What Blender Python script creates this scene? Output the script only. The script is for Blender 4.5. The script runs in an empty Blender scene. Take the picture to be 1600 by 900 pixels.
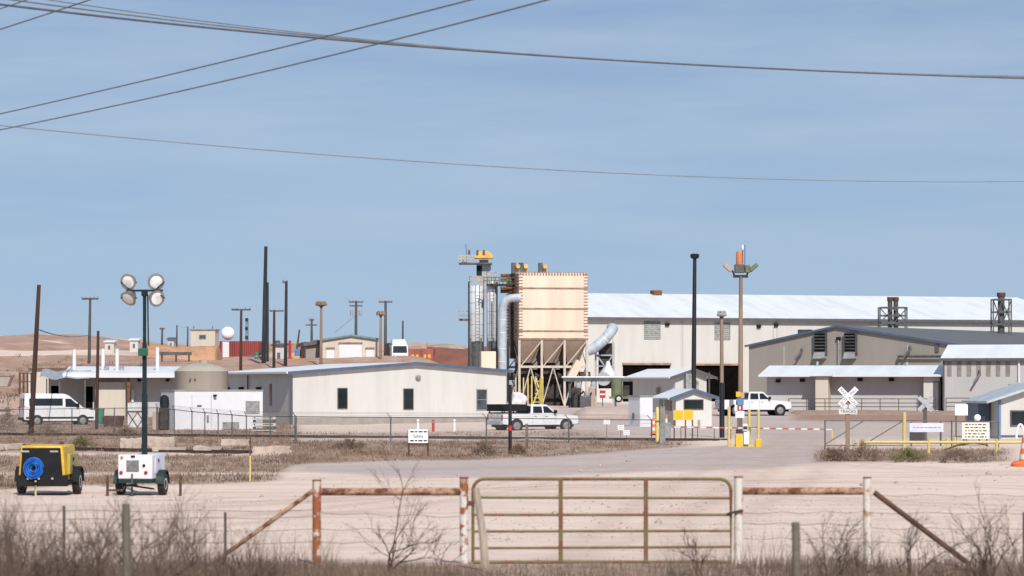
import bpy, bmesh, math, random
import numpy as np
from mathutils import Vector, Matrix

random.seed(7)
rng = np.random.default_rng(7)
R = math.radians
scene = bpy.context.scene
COL = scene.collection

# ------------------------------------------------------------------ camera, sky, sun, exposure
F = 4444.0            # focal length in photograph pixels (100 mm on 36 mm, 1600 px wide)
ZC = 2.65             # camera height
HOR = 600.0           # picture row of the horizon
cam = bpy.data.cameras.new('camera'); camo = bpy.data.objects.new('camera', cam); COL.objects.link(camo)
cam.lens = 100.0; cam.sensor_width = 36.0; cam.clip_start = 0.5; cam.clip_end = 20000
cam.shift_y = (HOR - 450.0) / 1600.0
camo.location = (0, 0, ZC); camo.rotation_euler = (R(90), 0, 0)
cam.dof.use_dof = True; cam.dof.focus_distance = 170.0; cam.dof.aperture_fstop = 2.8
scene.camera = camo

SUN_AZ, SUN_EL = R(13), R(40)     # to the right of straight behind the camera
world = bpy.data.worlds.new('World'); scene.world = world; world.use_nodes = True
wt = world.node_tree; wt.nodes.clear()
def wn(t, **k):
    n = wt.nodes.new(t)
    for a, b in k.items(): setattr(n, a, b)
    return n
w_out = wn('ShaderNodeOutputWorld'); w_bg = wn('ShaderNodeBackground'); w_bg.inputs[1].default_value = 0.092
w_sky = wn('ShaderNodeTexSky', sky_type='NISHITA', sun_disc=False)
w_sky.sun_elevation = SUN_EL; w_sky.sun_rotation = math.pi - SUN_AZ
w_sky.altitude = 900; w_sky.air_density = 1.0; w_sky.dust_density = 0.4; w_sky.ozone_density = 3.0
# look up the sky a little higher than the true direction: clear dry desert air
w_tc = wn('ShaderNodeTexCoord'); w_sep = wn('ShaderNodeSeparateXYZ')
w_mul = wn('ShaderNodeMath', operation='MULTIPLY_ADD'); w_mul.inputs[1].default_value = 1.5; w_mul.inputs[2].default_value = 0.16
w_cmb = wn('ShaderNodeCombineXYZ'); w_nrm = wn('ShaderNodeVectorMath', operation='NORMALIZE')
L = wt.links.new
L(w_tc.outputs['Generated'], w_sep.inputs[0]); L(w_sep.outputs[0], w_cmb.inputs[0]); L(w_sep.outputs[1], w_cmb.inputs[1])
L(w_sep.outputs[2], w_mul.inputs[0]); L(w_mul.outputs[0], w_cmb.inputs[2]); L(w_cmb.outputs[0], w_nrm.inputs[0])
L(w_nrm.outputs[0], w_sky.inputs[0])
# thin high streaks of cloud
w_map = wn('ShaderNodeMapping'); w_map.inputs['Scale'].default_value = (4, 4, 30); w_map.inputs['Rotation'].default_value = (0, R(3), 0)
w_noi = wn('ShaderNodeTexNoise'); w_noi.inputs['Scale'].default_value = 1.6; w_noi.inputs['Detail'].default_value = 5; w_noi.inputs['Roughness'].default_value = 0.55
w_rmp = wn('ShaderNodeMapRange'); w_rmp.inputs[1].default_value = 0.38; w_rmp.inputs[2].default_value = 0.75; w_rmp.inputs[3].default_value = 0.0; w_rmp.inputs[4].default_value = 0.55
w_mix = wn('ShaderNodeMix', data_type='RGBA'); w_mix.inputs[7].default_value = (4.3, 5.2, 6.1, 1)
L(w_tc.outputs['Generated'], w_map.inputs[0]); L(w_map.outputs[0], w_noi.inputs['Vector']); L(w_noi.outputs[0], w_rmp.inputs[0])
L(w_rmp.outputs[0], w_mix.inputs[0]); L(w_sky.outputs[0], w_mix.inputs[6])
w_hr = wn('ShaderNodeMapRange'); w_hr.inputs[1].default_value = 0.0; w_hr.inputs[2].default_value = 0.15; w_hr.inputs[3].default_value = 0.85; w_hr.inputs[4].default_value = 0.30
w_hm = wn('ShaderNodeMix', data_type='RGBA'); w_hm.inputs[7].default_value = (2.95, 3.80, 4.65, 1)
L(w_sep.outputs[2], w_hr.inputs[0]); L(w_hr.outputs[0], w_hm.inputs[0]); L(w_mix.outputs[2], w_hm.inputs[6])
L(w_hm.outputs[2], w_bg.inputs[0]); L(w_bg.outputs[0], w_out.inputs[0])

sun = bpy.data.lights.new('sun', 'SUN'); sun.energy = 3.3; sun.angle = R(0.53); sun.color = (1.0, 0.95, 0.88)
suno = bpy.data.objects.new('sun', sun); COL.objects.link(suno)
to_sun = Vector((math.sin(SUN_AZ) * math.cos(SUN_EL), -math.cos(SUN_AZ) * math.cos(SUN_EL), math.sin(SUN_EL)))
suno.rotation_euler = to_sun.to_track_quat('Z', 'Y').to_euler()

scene.view_settings.view_transform = 'Standard'; scene.view_settings.look = 'None'
scene.view_settings.exposure = 0.55; scene.view_settings.gamma = 1.0; scene.view_settings.use_curve_mapping = False
scene.render.engine = 'CYCLES'
scene.cycles.max_bounces = 6; scene.cycles.transparent_max_bounces = 24

# ------------------------------------------------------------------ helpers
def P(px, py, Y):
    return Vector(((px - 800.0) / F * Y, Y, ZC + (HOR - py) / F * Y))
def S(Y): return F / Y

def vnoise(x, y, seed=0):
    x = np.asarray(x, float); y = np.asarray(y, float)
    xi = np.floor(x).astype(np.int64); yi = np.floor(y).astype(np.int64)
    fx = x - xi; fy = y - yi
    fx = fx * fx * (3 - 2 * fx); fy = fy * fy * (3 - 2 * fy)
    def hsh(a, b):
        n = (a * 374761393 + b * 668265263 + seed * 1442695041) & 0xFFFFFFFF
        n = ((n ^ (n >> 13)) * 1274126177) & 0xFFFFFFFF
        return ((n ^ (n >> 16)) & 0xFFFF) / 65535.0
    a = hsh(xi, yi); b = hsh(xi + 1, yi); c = hsh(xi, yi + 1); d = hsh(xi + 1, yi + 1)
    return (a * (1 - fx) + b * fx) * (1 - fy) + (c * (1 - fx) + d * fx) * fy
def fbm(x, y, seed=0, o=4):
    s = 0; a = 0.5
    for k in range(o):
        s = s + a * vnoise(x * 2 ** k, y * 2 ** k, seed + k * 17); a *= 0.5
    return s / (1 - 0.5 ** o)
def sstep(a, b, x):
    t = np.clip((np.asarray(x, float) - a) / (b - a), 0, 1); return t * t * (3 - 2 * t)

_YR = [0, 22, 42, 55, 84, 140, 190, 225, 245, 265, 300, 420, 3000]
_ZR = [.25, .1, 0, -.35, -.65, -.5, -.45, -.3, .08, .28, .32, .5, 1.0]
_YL = [0, 22, 42, 55, 84, 140, 190, 235, 262, 300, 340, 400, 430, 520, 600, 760, 1000, 3000]
_ZL = [.25, .1, 0, -.35, -.65, -.5, -.45, -.5, -.2, 1.3, 3.2, 6.1, 6.9, 8.6, 10.4, 13.0, 12.0, 5.0]
def h(X, Y):
    X = np.asarray(X, float); Y = np.asarray(Y, float)
    zr = np.interp(Y, _YR, _ZR); zl = np.interp(Y, _YL, _ZL)
    f = sstep(3, -15, X)
    z = zr * (1 - f) + zl * f
    far = sstep(235, 300, Y) * f
    z = z + (fbm(X * .05, Y * .05, 3) - .5) * 2.4 * far + (fbm(X * .02, Y * .012, 5) - .5) * 2.0 * sstep(430, 700, Y) * f
    z = z + sstep(-88, -108, X) * sstep(480, 700, Y) * 2.2 + (fbm(X * .12, Y * .03, 6) - .5) * 1.1 * sstep(380, 500, Y) * f
    mid = sstep(85, 110, Y) * (1 - sstep(215, 235, Y))
    z = z + (fbm(X * .35, Y * .12, 11) - .5) * .16 * mid + (fbm(X * .8, Y * .5, 9) - .5) * .05
    # low heap beside the gate yard and bank in front of the long building
    return z
def hz(X, Y): return float(h(X, Y))
def G(px, Y):
    X = (px - 800.0) / F * Y
    return Vector((X, Y, hz(X, Y)))
def Yg(px, py):
    """distance at which the ground shows at this picture point"""
    lo, hi = 38.0, 262.0
    for _ in range(40):
        m = (lo + hi) / 2
        z = hz((px - 800) / F * m, m)
        if HOR + (ZC - z) * F / m > py: lo = m
        else: hi = m
    return lo

# materials -------------------------------------------------------
MATS = {}
def mat(name, col, rough=.65, metal=0.0, var=.12, scale=1.5, stretch=(1, 1, 1), col2=None, lo=.42, hi=.62, bump=0.0, bscale=None, alpha=None, spec=None, ribs=0.0):
    if name in MATS: return MATS[name]
    m = bpy.data.materials.new(name); m.use_nodes = True; nt = m.node_tree
    b = nt.nodes['Principled BSDF']; b.inputs['Roughness'].default_value = rough; b.inputs['Metallic'].default_value = metal
    if spec is not None: b.inputs['Specular IOR Level'].default_value = spec
    tc = nt.nodes.new('ShaderNodeTexCoord'); mp = nt.nodes.new('ShaderNodeMapping'); mp.inputs['Scale'].default_value = stretch
    no = nt.nodes.new('ShaderNodeTexNoise'); no.inputs['Scale'].default_value = scale; no.inputs['Detail'].default_value = 6; no.inputs['Roughness'].default_value = .6
    nt.links.new(tc.outputs['Object'], mp.inputs[0]); nt.links.new(mp.outputs[0], no.inputs['Vector'])
    rm = nt.nodes.new('ShaderNodeMapRange'); rm.inputs[1].default_value = lo; rm.inputs[2].default_value = hi
    nt.links.new(no.outputs[0], rm.inputs[0])
    mx = nt.nodes.new('ShaderNodeMix'); mx.data_type = 'RGBA'
    c2 = col2 if col2 else tuple(c * (1 - 2 * var) for c in col)
    mx.inputs[6].default_value = (*col, 1); mx.inputs[7].default_value = (*c2, 1)
    nt.links.new(rm.outputs[0], mx.inputs[0]); nt.links.new(mx.outputs[2], b.inputs['Base Color'])
    if bump or ribs:
        bp = nt.nodes.new('ShaderNodeBump'); bp.inputs['Strength'].default_value = max(bump, ribs); bp.inputs['Distance'].default_value = .05
        if ribs:
            wv = nt.nodes.new('ShaderNodeTexWave'); wv.inputs['Scale'].default_value = 1.05; wv.bands_direction = 'X'
            nt.links.new(tc.outputs['Object'], wv.inputs['Vector']); nt.links.new(wv.outputs['Fac'], bp.inputs['Height'])
        else:
            n2 = nt.nodes.new('ShaderNodeTexNoise'); n2.inputs['Scale'].default_value = bscale or scale * 4; n2.inputs['Detail'].default_value = 5
            nt.links.new(tc.outputs['Object'], n2.inputs['Vector']); nt.links.new(n2.outputs[0], bp.inputs['Height'])
        nt.links.new(bp.outputs[0], b.inputs['Normal'])
    if alpha is not None: b.inputs['Alpha'].default_value = alpha
    MATS[name] = m; return m

def M(k): return MATS[k]
VS = (1, 1, .12)   # vertical streaks
mat('white_siding', (.53, .515, .485), .55, var=.035, scale=1.2, stretch=VS, ribs=.10)
mat('cream_siding', (.52, .46, .385), .6, var=.03, scale=1.2, stretch=VS, ribs=.10)
mat('tan_siding', (.27, .245, .215), .6, var=.03, scale=.6, stretch=VS, ribs=.10)
mat('grey_siding', (.43, .42, .415), .6, var=.03, scale=.8, stretch=VS, ribs=.10)
mat('base_grey', (.30, .275, .25), .8, var=.08, scale=1.5)
mat('guard_white', (.58, .565, .53), .5, var=.02)
mat('skylight_brown', (.27, .235, .215), .5, var=.15, scale=1)
mat('container_faded', (.36, .10, .085), .7, var=.15, scale=.8, stretch=VS, ribs=.6)
mat('white_roof', (.70, .72, .74), .5, var=.06, scale=.5, stretch=(1, .1, 1))
mat('grey_roof', (.12, .12, .122), .6, var=.07, scale=.4)
mat('blue_trim', (.075, .105, .165), .5, var=.1)
mat('green_trim', (.14, .24, .27), .5, var=.1)
mat('dark_trim', (.10, .095, .10), .5, var=.1)
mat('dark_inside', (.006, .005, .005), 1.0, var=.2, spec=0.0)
mat('glass', (.012, .015, .018), .08, var=.2, spec=.6)
mat('glass_grey', (.07, .09, .10), .15, var=.3, scale=.8)
mat('window_frame', (.30, .28, .26), .5)
mat('vent_grey', (.30, .30, .29), .5, var=.2, scale=4)
mat('white_paint', (.64, .64, .66), .4, var=.015)
mat('car_white', (.66, .66, .67), .22, var=.03, spec=.5)
mat('black_plastic', (.014, .014, .016), .75, var=.2, spec=.2)
mat('rubber', (.018, .017, .017), .85, var=.2, scale=8)
mat('steel_rim', (.42, .41, .40), .35, .6, var=.15)
mat('white_rim', (.62, .61, .58), .45, var=.15)
mat('yellow_paint', (.66, .41, .03), .4, var=.10)
mat('yellow_shaded', (.40, .32, .07), .45, var=.1)  # darker copy of yellow_paint, paints the shade on the compressor's side door
mat('pole_yellow', (.56, .44, .15), .5, var=.12, scale=4, col2=(.45, .33, .10), lo=.52, hi=.7)
mat('sign_yellow', (.85, .44, .02), .5, var=.08)
mat('hose_blue', (.005, .12, .50), .45, var=.25, scale=6)
mat('mast_green', (.010, .022, .026), .6, var=.2, spec=.25)
mat('box_green', (.01, .09, .05), .5)
mat('fender_green', (.006, .024, .022), .5)
mat('lamp_glass', (.72, .72, .72), .15, .0, var=.15, scale=3, spec=.8)
mat('lamp_rim', (.34, .33, .31), .35, .7)
mat('red_lens', (.40, .01, .03), .25)
mat('amber_lens', (.55, .25, .06), .3)
mat('rust', (.22, .085, .035), .85, var=.3, scale=5, col2=(.09, .035, .018), bump=.4)
mat('rust_white', (.60, .56, .52), .7, scale=6.5, col2=(.27, .085, .03), lo=.47, hi=.56, bump=.3)
mat('rust_light', (.60, .55, .49), .7, scale=5, col2=(.36, .17, .07), lo=.53, hi=.62, bump=.2)
mat('rust_heavy', (.55, .46, .40), .75, scale=4.5, col2=(.27, .085, .03), lo=.40, hi=.47, bump=.3)
mat('rust_rail', (.44, .27, .18), .85, scale=7, col2=(.13, .04, .018), lo=.4, hi=.6, bump=.4)
mat('gate_paint', (.14, .11, .030), .6, scale=3.5, col2=(.15, .055, .025), lo=.46, hi=.58, bump=.2)
mat('dark_rust', (.055, .028, .018), .8, scale=4, col2=(.11, .05, .028))
mat('old_wood', (.16, .13, .10), .9, var=.25, scale=4, stretch=(1, 1, .2), bump=.5)
mat('pale_wood', (.42, .34, .27), .9, var=.2, scale=4, stretch=(1, 1, .2))
mat('pole_wood', (.062, .030, .022), .9, var=.3, scale=2, stretch=(1, 1, .1))
mat('pole_dark', (.022, .026, .032), .8, var=.3, scale=2, stretch=(1, 1, .1))
mat('pole_grey', (.085, .075, .07), .85, var=.25, scale=2, stretch=(1, 1, .1))
mat('pole_tan', (.26, .18, .125), .7, var=.2, scale=2, stretch=(1, 1, .1))
mat('black_steel', (.012, .010, .012), .5, var=.2)
mat('steel', (.30, .30, .31), .45, .3, var=.15)
mat('galv', (.42, .43, .45), .45, .3, var=.12, scale=2)
mat('galv_dark', (.11, .11, .115), .5, .3, var=.2)
mat('fence_steel', (.12, .12, .12), .6, .2, var=.2)
mat('silo_grey', (.64, .66, .69), .45, .1, var=.10, scale=.8, stretch=VS)
mat('duct_blue', (.42, .47, .51), .55, .0, var=.12)
mat('bag_cream', (.72, .585, .455), .6, var=.08, scale=.5, stretch=VS)
mat('bag_seam', (.34, .215, .15), .7, var=.2)
mat('hopper_tan', (.40, .30, .23), .65, var=.1, scale=.6)
mat('leg_cream', (.52, .45, .37), .6, var=.1)
mat('machine_dark', (.045, .035, .032), .7, var=.4, scale=2)
mat('machine_yellow', (.72, .42, .08), .5, var=.1)
mat('orange', (.80, .17, .04), .5, var=.1)
mat('siren_orange', (.62, .20, .09), .5, var=.1)
mat('red', (.45, .03, .03), .5, var=.1)
mat('container_red', (.27, .045, .038), .6, var=.15, scale=.8, stretch=VS, ribs=.8)
mat('sphere_white', (.88, .88, .89), .4, var=.02)
mat('olive', (.15, .17, .09), .6, var=.15)
mat('bin_green', (.01, .20, .12), .5, var=.1)
mat('maroon', (.10, .035, .035), .7, var=.3, scale=3)
mat('concrete', (.48, .385, .325), .9, var=.14, scale=2.2, bump=.5)
mat('post_concrete', (.24, .24, .235), .9, var=.15, scale=4, bump=.3)
mat('tank_tan', (.38, .33, .275), .7, var=.06, scale=1, stretch=VS)
mat('orange_soil', (.46, .25, .145), .95, var=.15, scale=.5, bump=.4)
mat('red_soil', (.21, .08, .055), .95, var=.25, scale=.35, col2=(.15, .06, .042), bump=.6)
mat('sign_white', (.82, .80, .80), .5, var=.03)
mat('sign_pale', (.62, .60, .59), .6, var=.08)
mat('red_faded', (.42, .09, .08), .6, var=.15, scale=4)
mat('sign_lilac', (.66, .66, .78), .5, var=.05)
mat('sign_cream', (.82, .76, .66), .5, var=.03)
mat('sign_blue', (.10, .22, .42), .5)
mat('ink', (.02, .02, .02), .6)
mat('rail_steel', (.055, .026, .019), .75, var=.3, scale=1)
mat('ballast', (.30, .22, .18), .95, var=.25, scale=3, bump=.8)
mat('tie_wood', (.06, .045, .035), .95, var=.3, scale=2)
mat('wire', (.10, .105, .125), .6, .0)
mat('wire_grey', (.19, .20, .22), .6, .0)
mat('twig', (.09, .056, .041), .95, var=.3, scale=6)
mat('twig_grey', (.15, .102, .076), .95, var=.3, scale=6)
mat('grass_dry', (.19, .134, .096), .95, var=.3, scale=.9, col2=(.10, .068, .05))
mat('grass_pale', (.24, .162, .112), .95, var=.3, scale=.25, col2=(.12, .075, .053))
mat('scrub_green', (.16, .15, .055), .95, var=.25, scale=1)
mat('tumbleweed', (.20, .145, .11), .95, var=.3, scale=3)
mat('tarp_white', (.62, .60, .60), .8, var=.15, scale=2, bump=.4)

def mesh_link(alpha):
    m = bpy.data.materials.new('chain_link_%d' % int(alpha * 100)); m.use_nodes = True; nt = m.node_tree
    b = nt.nodes['Principled BSDF']; b.inputs['Base Color'].default_value = (.16, .155, .15, 1); b.inputs['Roughness'].default_value = .6
    # diamond mesh: two crossing sets of wires
    tc = nt.nodes.new('ShaderNodeTexCoord'); sep = nt.nodes.new('ShaderNodeSeparateXYZ'); nt.links.new(tc.outputs['Object'], sep.inputs[0])
    outs = []
    for op in ('ADD', 'SUBTRACT'):
        a = nt.nodes.new('ShaderNodeMath'); a.operation = op; nt.links.new(sep.outputs[0], a.inputs[0]); nt.links.new(sep.outputs[2], a.inputs[1])
        k = nt.nodes.new('ShaderNodeMath'); k.operation = 'MULTIPLY'; k.inputs[1].default_value = 12.0; nt.links.new(a.outputs[0], k.inputs[0])
        f = nt.nodes.new('ShaderNodeMath'); f.operation = 'FRACT'; nt.links.new(k.outputs[0], f.inputs[0])
        g = nt.nodes.new('ShaderNodeMath'); g.operation = 'LESS_THAN'; g.inputs[1].default_value = alpha / 2; nt.links.new(f.outputs[0], g.inputs[0]); outs.append(g)
    mx = nt.nodes.new('ShaderNodeMath'); mx.operation = 'MAXIMUM'; nt.links.new(outs[0].outputs[0], mx.inputs[0]); nt.links.new(outs[1].outputs[0], mx.inputs[1])
    nt.links.new(mx.outputs[0], b.inputs['Alpha'])
    return m
MATS['chain_link'] = mesh_link(.16)
MATS['chain_link_dense'] = mesh_link(.42)

# mesh builder ----------------------------------------------------
class MB:
    def __init__(s): s.v = []; s.f = []
    def add(s, vs, fs):
        n = len(s.v); s.v += [tuple(p) for p in vs]; s.f += [tuple(i + n for i in f) for f in fs]; return s
    def box(s, x0, x1, y0, y1, z0, z1):
        return s.add([(x0, y0, z0), (x1, y0, z0), (x1, y1, z0), (x0, y1, z0), (x0, y0, z1), (x1, y0, z1), (x1, y1, z1), (x0, y1, z1)],
                     [(3, 2, 1, 0), (4, 5, 6, 7), (0, 1, 5, 4), (1, 2, 6, 5), (2, 3, 7, 6), (3, 0, 4, 7)])
    def frustum(s, b, t):
        """b, t: (x0,x1,y0,y1,z)"""
        return s.add([(b[0], b[2], b[4]), (b[1], b[2], b[4]), (b[1], b[3], b[4]), (b[0], b[3], b[4]),
                      (t[0], t[2], t[4]), (t[1], t[2], t[4]), (t[1], t[3], t[4]), (t[0], t[3], t[4])],
                     [(3, 2, 1, 0), (4, 5, 6, 7), (0, 1, 5, 4), (1, 2, 6, 5), (2, 3, 7, 6), (3, 0, 4, 7)])
    def prism(s, poly, a0, a1, axis='y'):
        """poly in the two other axes; x/z for axis y, y/z for axis x, x/y for axis z"""
        n = len(poly)
        def pt(p, a): return {'y': (p[0], a, p[1]), 'x': (a, p[0], p[1]), 'z': (p[0], p[1], a)}[axis]
        vs = [pt(p, a0) for p in poly] + [pt(p, a1) for p in poly]
        fs = [tuple(range(n)), tuple(range(2 * n - 1, n - 1, -1))] + [(i, i + n, (i + 1) % n + n, (i + 1) % n) for i in range(n)]
        return s.add(vs, fs)
    def slab(s, q, t):
        q = [Vector(p) for p in q]; nrm = (q[1] - q[0]).cross(q[2] - q[0]).normalized()
        if nrm.z < 0: nrm = -nrm
        lo = [p - nrm * t for p in q]
        return s.add(q + lo, [(0, 1, 2, 3), (7, 6, 5, 4)] + [(i, i + 4, (i + 1) % 4 + 4, (i + 1) % 4) for i in range(4)])
    def tube(s, pts, r, seg=8, cap=True):
        pts = [Vector(p) for p in pts]; n = len(pts); rs = r if isinstance(r, (list, tuple)) else [r] * n
        ref = Vector((0, 0, 1)); vs = []; fs = []; pu = None
        for i, p in enumerate(pts):
            d = (pts[min(i + 1, n - 1)] - pts[max(i - 1, 0)]).normalized()
            if pu is None:
                u = d.cross(ref)
                if u.length < 1e-3: u = d.cross(Vector((1, 0, 0)))
            else:
                u = pu - d * pu.dot(d)
                if u.length < 1e-6: u = d.cross(Vector((1, 0, 0)))
            u.normalize(); pu = u; w = d.cross(u)
            for k in range(seg):
                a = 2 * math.pi * k / seg; vs.append(p + (u * math.cos(a) + w * math.sin(a)) * rs[i])
        for i in range(n - 1):
            for k in range(seg):
                k2 = (k + 1) % seg; fs.append((i * seg + k, i * seg + k2, (i + 1) * seg + k2, (i + 1) * seg + k))
        if cap: fs += [tuple(range(seg - 1, -1, -1)), tuple((n - 1) * seg + k for k in range(seg))]
        return s.add(vs, fs)
    def lathe(s, prof, c=(0, 0, 0), axis='z', seg=20, dirv=None):
        """prof: (radius, along)"""
        if dirv is not None: q = Vector(dirv).to_track_quat('Z', 'Y')
        else: q = {'z': Vector((0, 0, 1)), 'x': Vector((1, 0, 0)), 'y': Vector((0, 1, 0))}[axis].to_track_quat('Z', 'Y')
        c = Vector(c); vs = []; n = len(prof)
        for (r, a) in prof:
            for k in range(seg):
                t = 2 * math.pi * k / seg; vs.append(c + q @ Vector((r * math.cos(t), r * math.sin(t), a)))
        fs = []
        for i in range(n - 1):
            for k in range(seg):
                k2 = (k + 1) % seg; fs.append((i * seg + k, i * seg + k2, (i + 1) * seg + k2, (i + 1) * seg + k))
        fs += [tuple(range(seg - 1, -1, -1)), tuple((n - 1) * seg + k for k in range(seg))]
        return s.add(vs, fs)
    def bar(s, p0, p1, w, d=None):
        p0 = Vector(p0); p1 = Vector(p1); d = d or w; a = (p1 - p0).normalized()
        u = a.cross(Vector((0, 0, 1)))
        if u.length < 1e-3: u = Vector((1, 0, 0))
        u.normalize(); v = a.cross(u); u = u * w / 2; v = v * d / 2
        return s.add([p0 - u - v, p0 + u - v, p0 + u + v, p0 - u + v, p1 - u - v, p1 + u - v, p1 + u + v, p1 - u + v],
                     [(3, 2, 1, 0), (4, 5, 6, 7), (0, 1, 5, 4), (1, 2, 6, 5), (2, 3, 7, 6), (3, 0, 4, 7)])
    def sphere(s, c, r, seg=18, rings=10, sc=(1, 1, 1)):
        vs = []; fs = []
        c = Vector(c)
        for i in range(1, rings):
            a = math.pi * i / rings
            for k in range(seg):
                t = 2 * math.pi * k / seg
                vs.append(c + Vector((r * math.sin(a) * math.cos(t) * sc[0], r * math.sin(a) * math.sin(t) * sc[1], r * math.cos(a) * sc[2])))
        top = len(vs); vs.append(c + Vector((0, 0, r * sc[2]))); vs.append(c - Vector((0, 0, r * sc[2])))
        for i in range(rings - 2):
            for k in range(seg):
                k2 = (k + 1) % seg; fs.append((i * seg + k, (i + 1) * seg + k, (i + 1) * seg + k2, i * seg + k2))
        for k in range(seg):
            k2 = (k + 1) % seg; fs.append((top, k, k2)); fs.append((top + 1, (rings - 2) * seg + k2, (rings - 2) * seg + k))
        return s.add(vs, fs)
    def build(s, name, m, parent=None, bevel=0.0, smooth=True, loc=None):
        me = bpy.data.meshes.new(name); me.from_pydata(s.v, [], s.f)
        bm = bmesh.new(); bm.from_mesh(me); bmesh.ops.recalc_face_normals(bm, faces=bm.faces); bm.to_mesh(me); bm.free()
        if smooth:
            me.polygons.foreach_set('use_smooth', [True] * len(me.polygons)); me.set_sharp_from_angle(angle=R(35))
        me.materials.append(M(m) if isinstance(m, str) else m)
        o = bpy.data.objects.new(name, me); COL.objects.link(o)
        if parent: o.parent = parent
        if loc is not None: o.location = loc
        if bevel:
            b = o.modifiers.new('bevel', 'BEVEL'); b.width = bevel; b.segments = 2; b.limit_method = 'ANGLE'; b.angle_limit = R(40)
        return o

def raw_mesh(name, verts, faces_n, idx, m):
    """fast numpy mesh: faces all with faces_n corners"""
    me = bpy.data.meshes.new(name); nv = len(verts); nf = len(idx) // faces_n
    me.vertices.add(nv); me.vertices.foreach_set('co', np.asarray(verts, np.float32).ravel())
    me.loops.add(len(idx)); me.loops.foreach_set('vertex_index', np.asarray(idx, np.int32))
    me.polygons.add(nf); me.polygons.foreach_set('loop_start', np.arange(nf, dtype=np.int32) * faces_n)
    me.update(calc_edges=True); me.validate()
    me.materials.append(M(m) if isinstance(m, str) else m)
    o = bpy.data.objects.new(name, me); COL.objects.link(o); return o

def tag(o, label=None, cat=None, group=None, kind=None):
    if label: o['label'] = label
    if cat: o['category'] = cat
    if group: o['group'] = group
    if kind: o['kind'] = kind
    return o
def thing(name, label, cat, loc=(0, 0, 0), rz=0.0, group=None):
    o = bpy.data.objects.new(name, None); COL.objects.link(o); o.location = loc; o.rotation_euler = (0, 0, rz); o.empty_display_size = .2
    return tag(o, label, cat, group)
def copy_tree(root, label, loc, rz, group=None):
    def rec(o, parent):
        c = o.copy(); COL.objects.link(c)
        if parent: c.parent = parent
        for ch in [x for x in kids.get(o, [])]: rec(ch, c)
        return c
    kids = {}
    for o in list(COL.objects):
        if o.parent: kids.setdefault(o.parent, []).append(o)
    r = rec(root, None); r.location = loc; r.rotation_euler = (0, 0, rz); r['label'] = label
    if group: r['group'] = group
    return r
def text(body, size, parent, loc, m='ink', rot=(R(90), 0, 0), name='lettering', align='CENTER'):
    c = bpy.data.curves.new(name, 'FONT'); c.body = body; c.size = size; c.align_x = align; c.align_y = 'CENTER'; c.extrude = .002
    c.materials.append(M(m)); tmp = bpy.data.objects.new(name, c); COL.objects.link(tmp); bpy.context.view_layer.update()
    me = bpy.data.meshes.new_from_object(tmp.evaluated_get(bpy.context.evaluated_depsgraph_get())); bpy.data.objects.remove(tmp); o = bpy.data.objects.new(name, me); COL.objects.link(o); o.parent = parent; o.location = loc; o.rotation_euler = rot
    return o

# ------------------------------------------------------------------ the ground
def pixel_of(X, Y, Z): return 800 + X * F / Y, HOR + (ZC - Z) * F / Y
def ground_masks(X, Y, Z):
    px, py = pixel_of(X, Y, Z)
    n1 = fbm(X * .12, Y * .06, 21); n2 = fbm(X * .6, Y * .25, 22); n3 = fbm(X * .03, Y * .02, 23)
    w = (n1 - .5) * 2
    g = np.zeros_like(X); r = np.zeros_like(X); d = np.zeros_like(X)
    near = (1 - sstep(40, 43.5, Y + w * 2)) * .9
    lim = np.interp(px, [-300, 0, 130, 300, 420, 460], [764, 764, 757, 757, 752, 728])
    left = sstep(3, -3, py - lim - w * 4) * sstep(475, 440, px + w * 14) * (Y < 262)
    band = np.exp(-((py - 740 - w * 2) / 2.2) ** 2) * .65 + np.exp(-((py - 709 - w * 1.5) / 2.6) ** 2) * .8
    left = left * (1 - band * (px < 445))
    up = np.interp(px, [439, 600, 740, 860, 1030, 1140], [727, 722, 718, 712, 702, 696])
    mid = sstep(2.0, -2.0, py - up - w * 3) * sstep(430, 460, px) * sstep(1120, 1020, px) * sstep(685, 693, py + w * 3)
    mid2 = sstep(430, 460, px) * sstep(1000, 900, px) * sstep(670, 677, py + w * 4) * sstep(690, 680, py) * .55
    verge = sstep(1268, 1292, px + w * 10) * sstep(1600, 1545, px) * sstep(699, 704, py + w * 2) * sstep(724, 719, py + w * 2)
    g = np.clip(near + left * .9 + mid * .95 + mid2 + verge, 0, 1) * (.55 + .6 * n2)
    lowe = np.interp(px, [439, 640, 800, 1000, 1200, 1300], [735, 745, 744, 738, 731, 722])
    road = sstep(-1.5, 1.5, py - up - w * 2) * sstep(3, -3, py - lowe - w * 4) * sstep(430, 470, px) * sstep(1330, 1270, px)
    entry = sstep(1160, 1200, px) * sstep(1320, 1270, px + (py - 690) * .6) * sstep(705, 690, py) * sstep(636, 645, py) * (Y < 262)
    yard = sstep(830, 880, px) * (Y < 330) * sstep(690, 680, py) * .75
    r = np.clip(road + entry + yard, 0, 1)
    berm = sstep(1225, 1260, px + w * 12) * sstep(661, 655, py + w * 3) * (Y < 275) * (Y > 150)
    heap = sstep(880, 905, px) * sstep(1000, 980, px) * sstep(632, 637, py) * sstep(662, 655, py) * .25 * (Y < 262)
    hill = sstep(245, 300, Y) * sstep(3, -10, X)
    pale = sstep(.50, .40, n3 + (n1 - .5) * .25) * (.35 + .65 * sstep(270, 120, px)) * (1 - .8 * sstep(566, 574, py))
    d = np.clip(berm * .9 + heap + hill * (1 - pale) * (.45 + .7 * n2), 0, 1)
    return g, r, d
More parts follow.
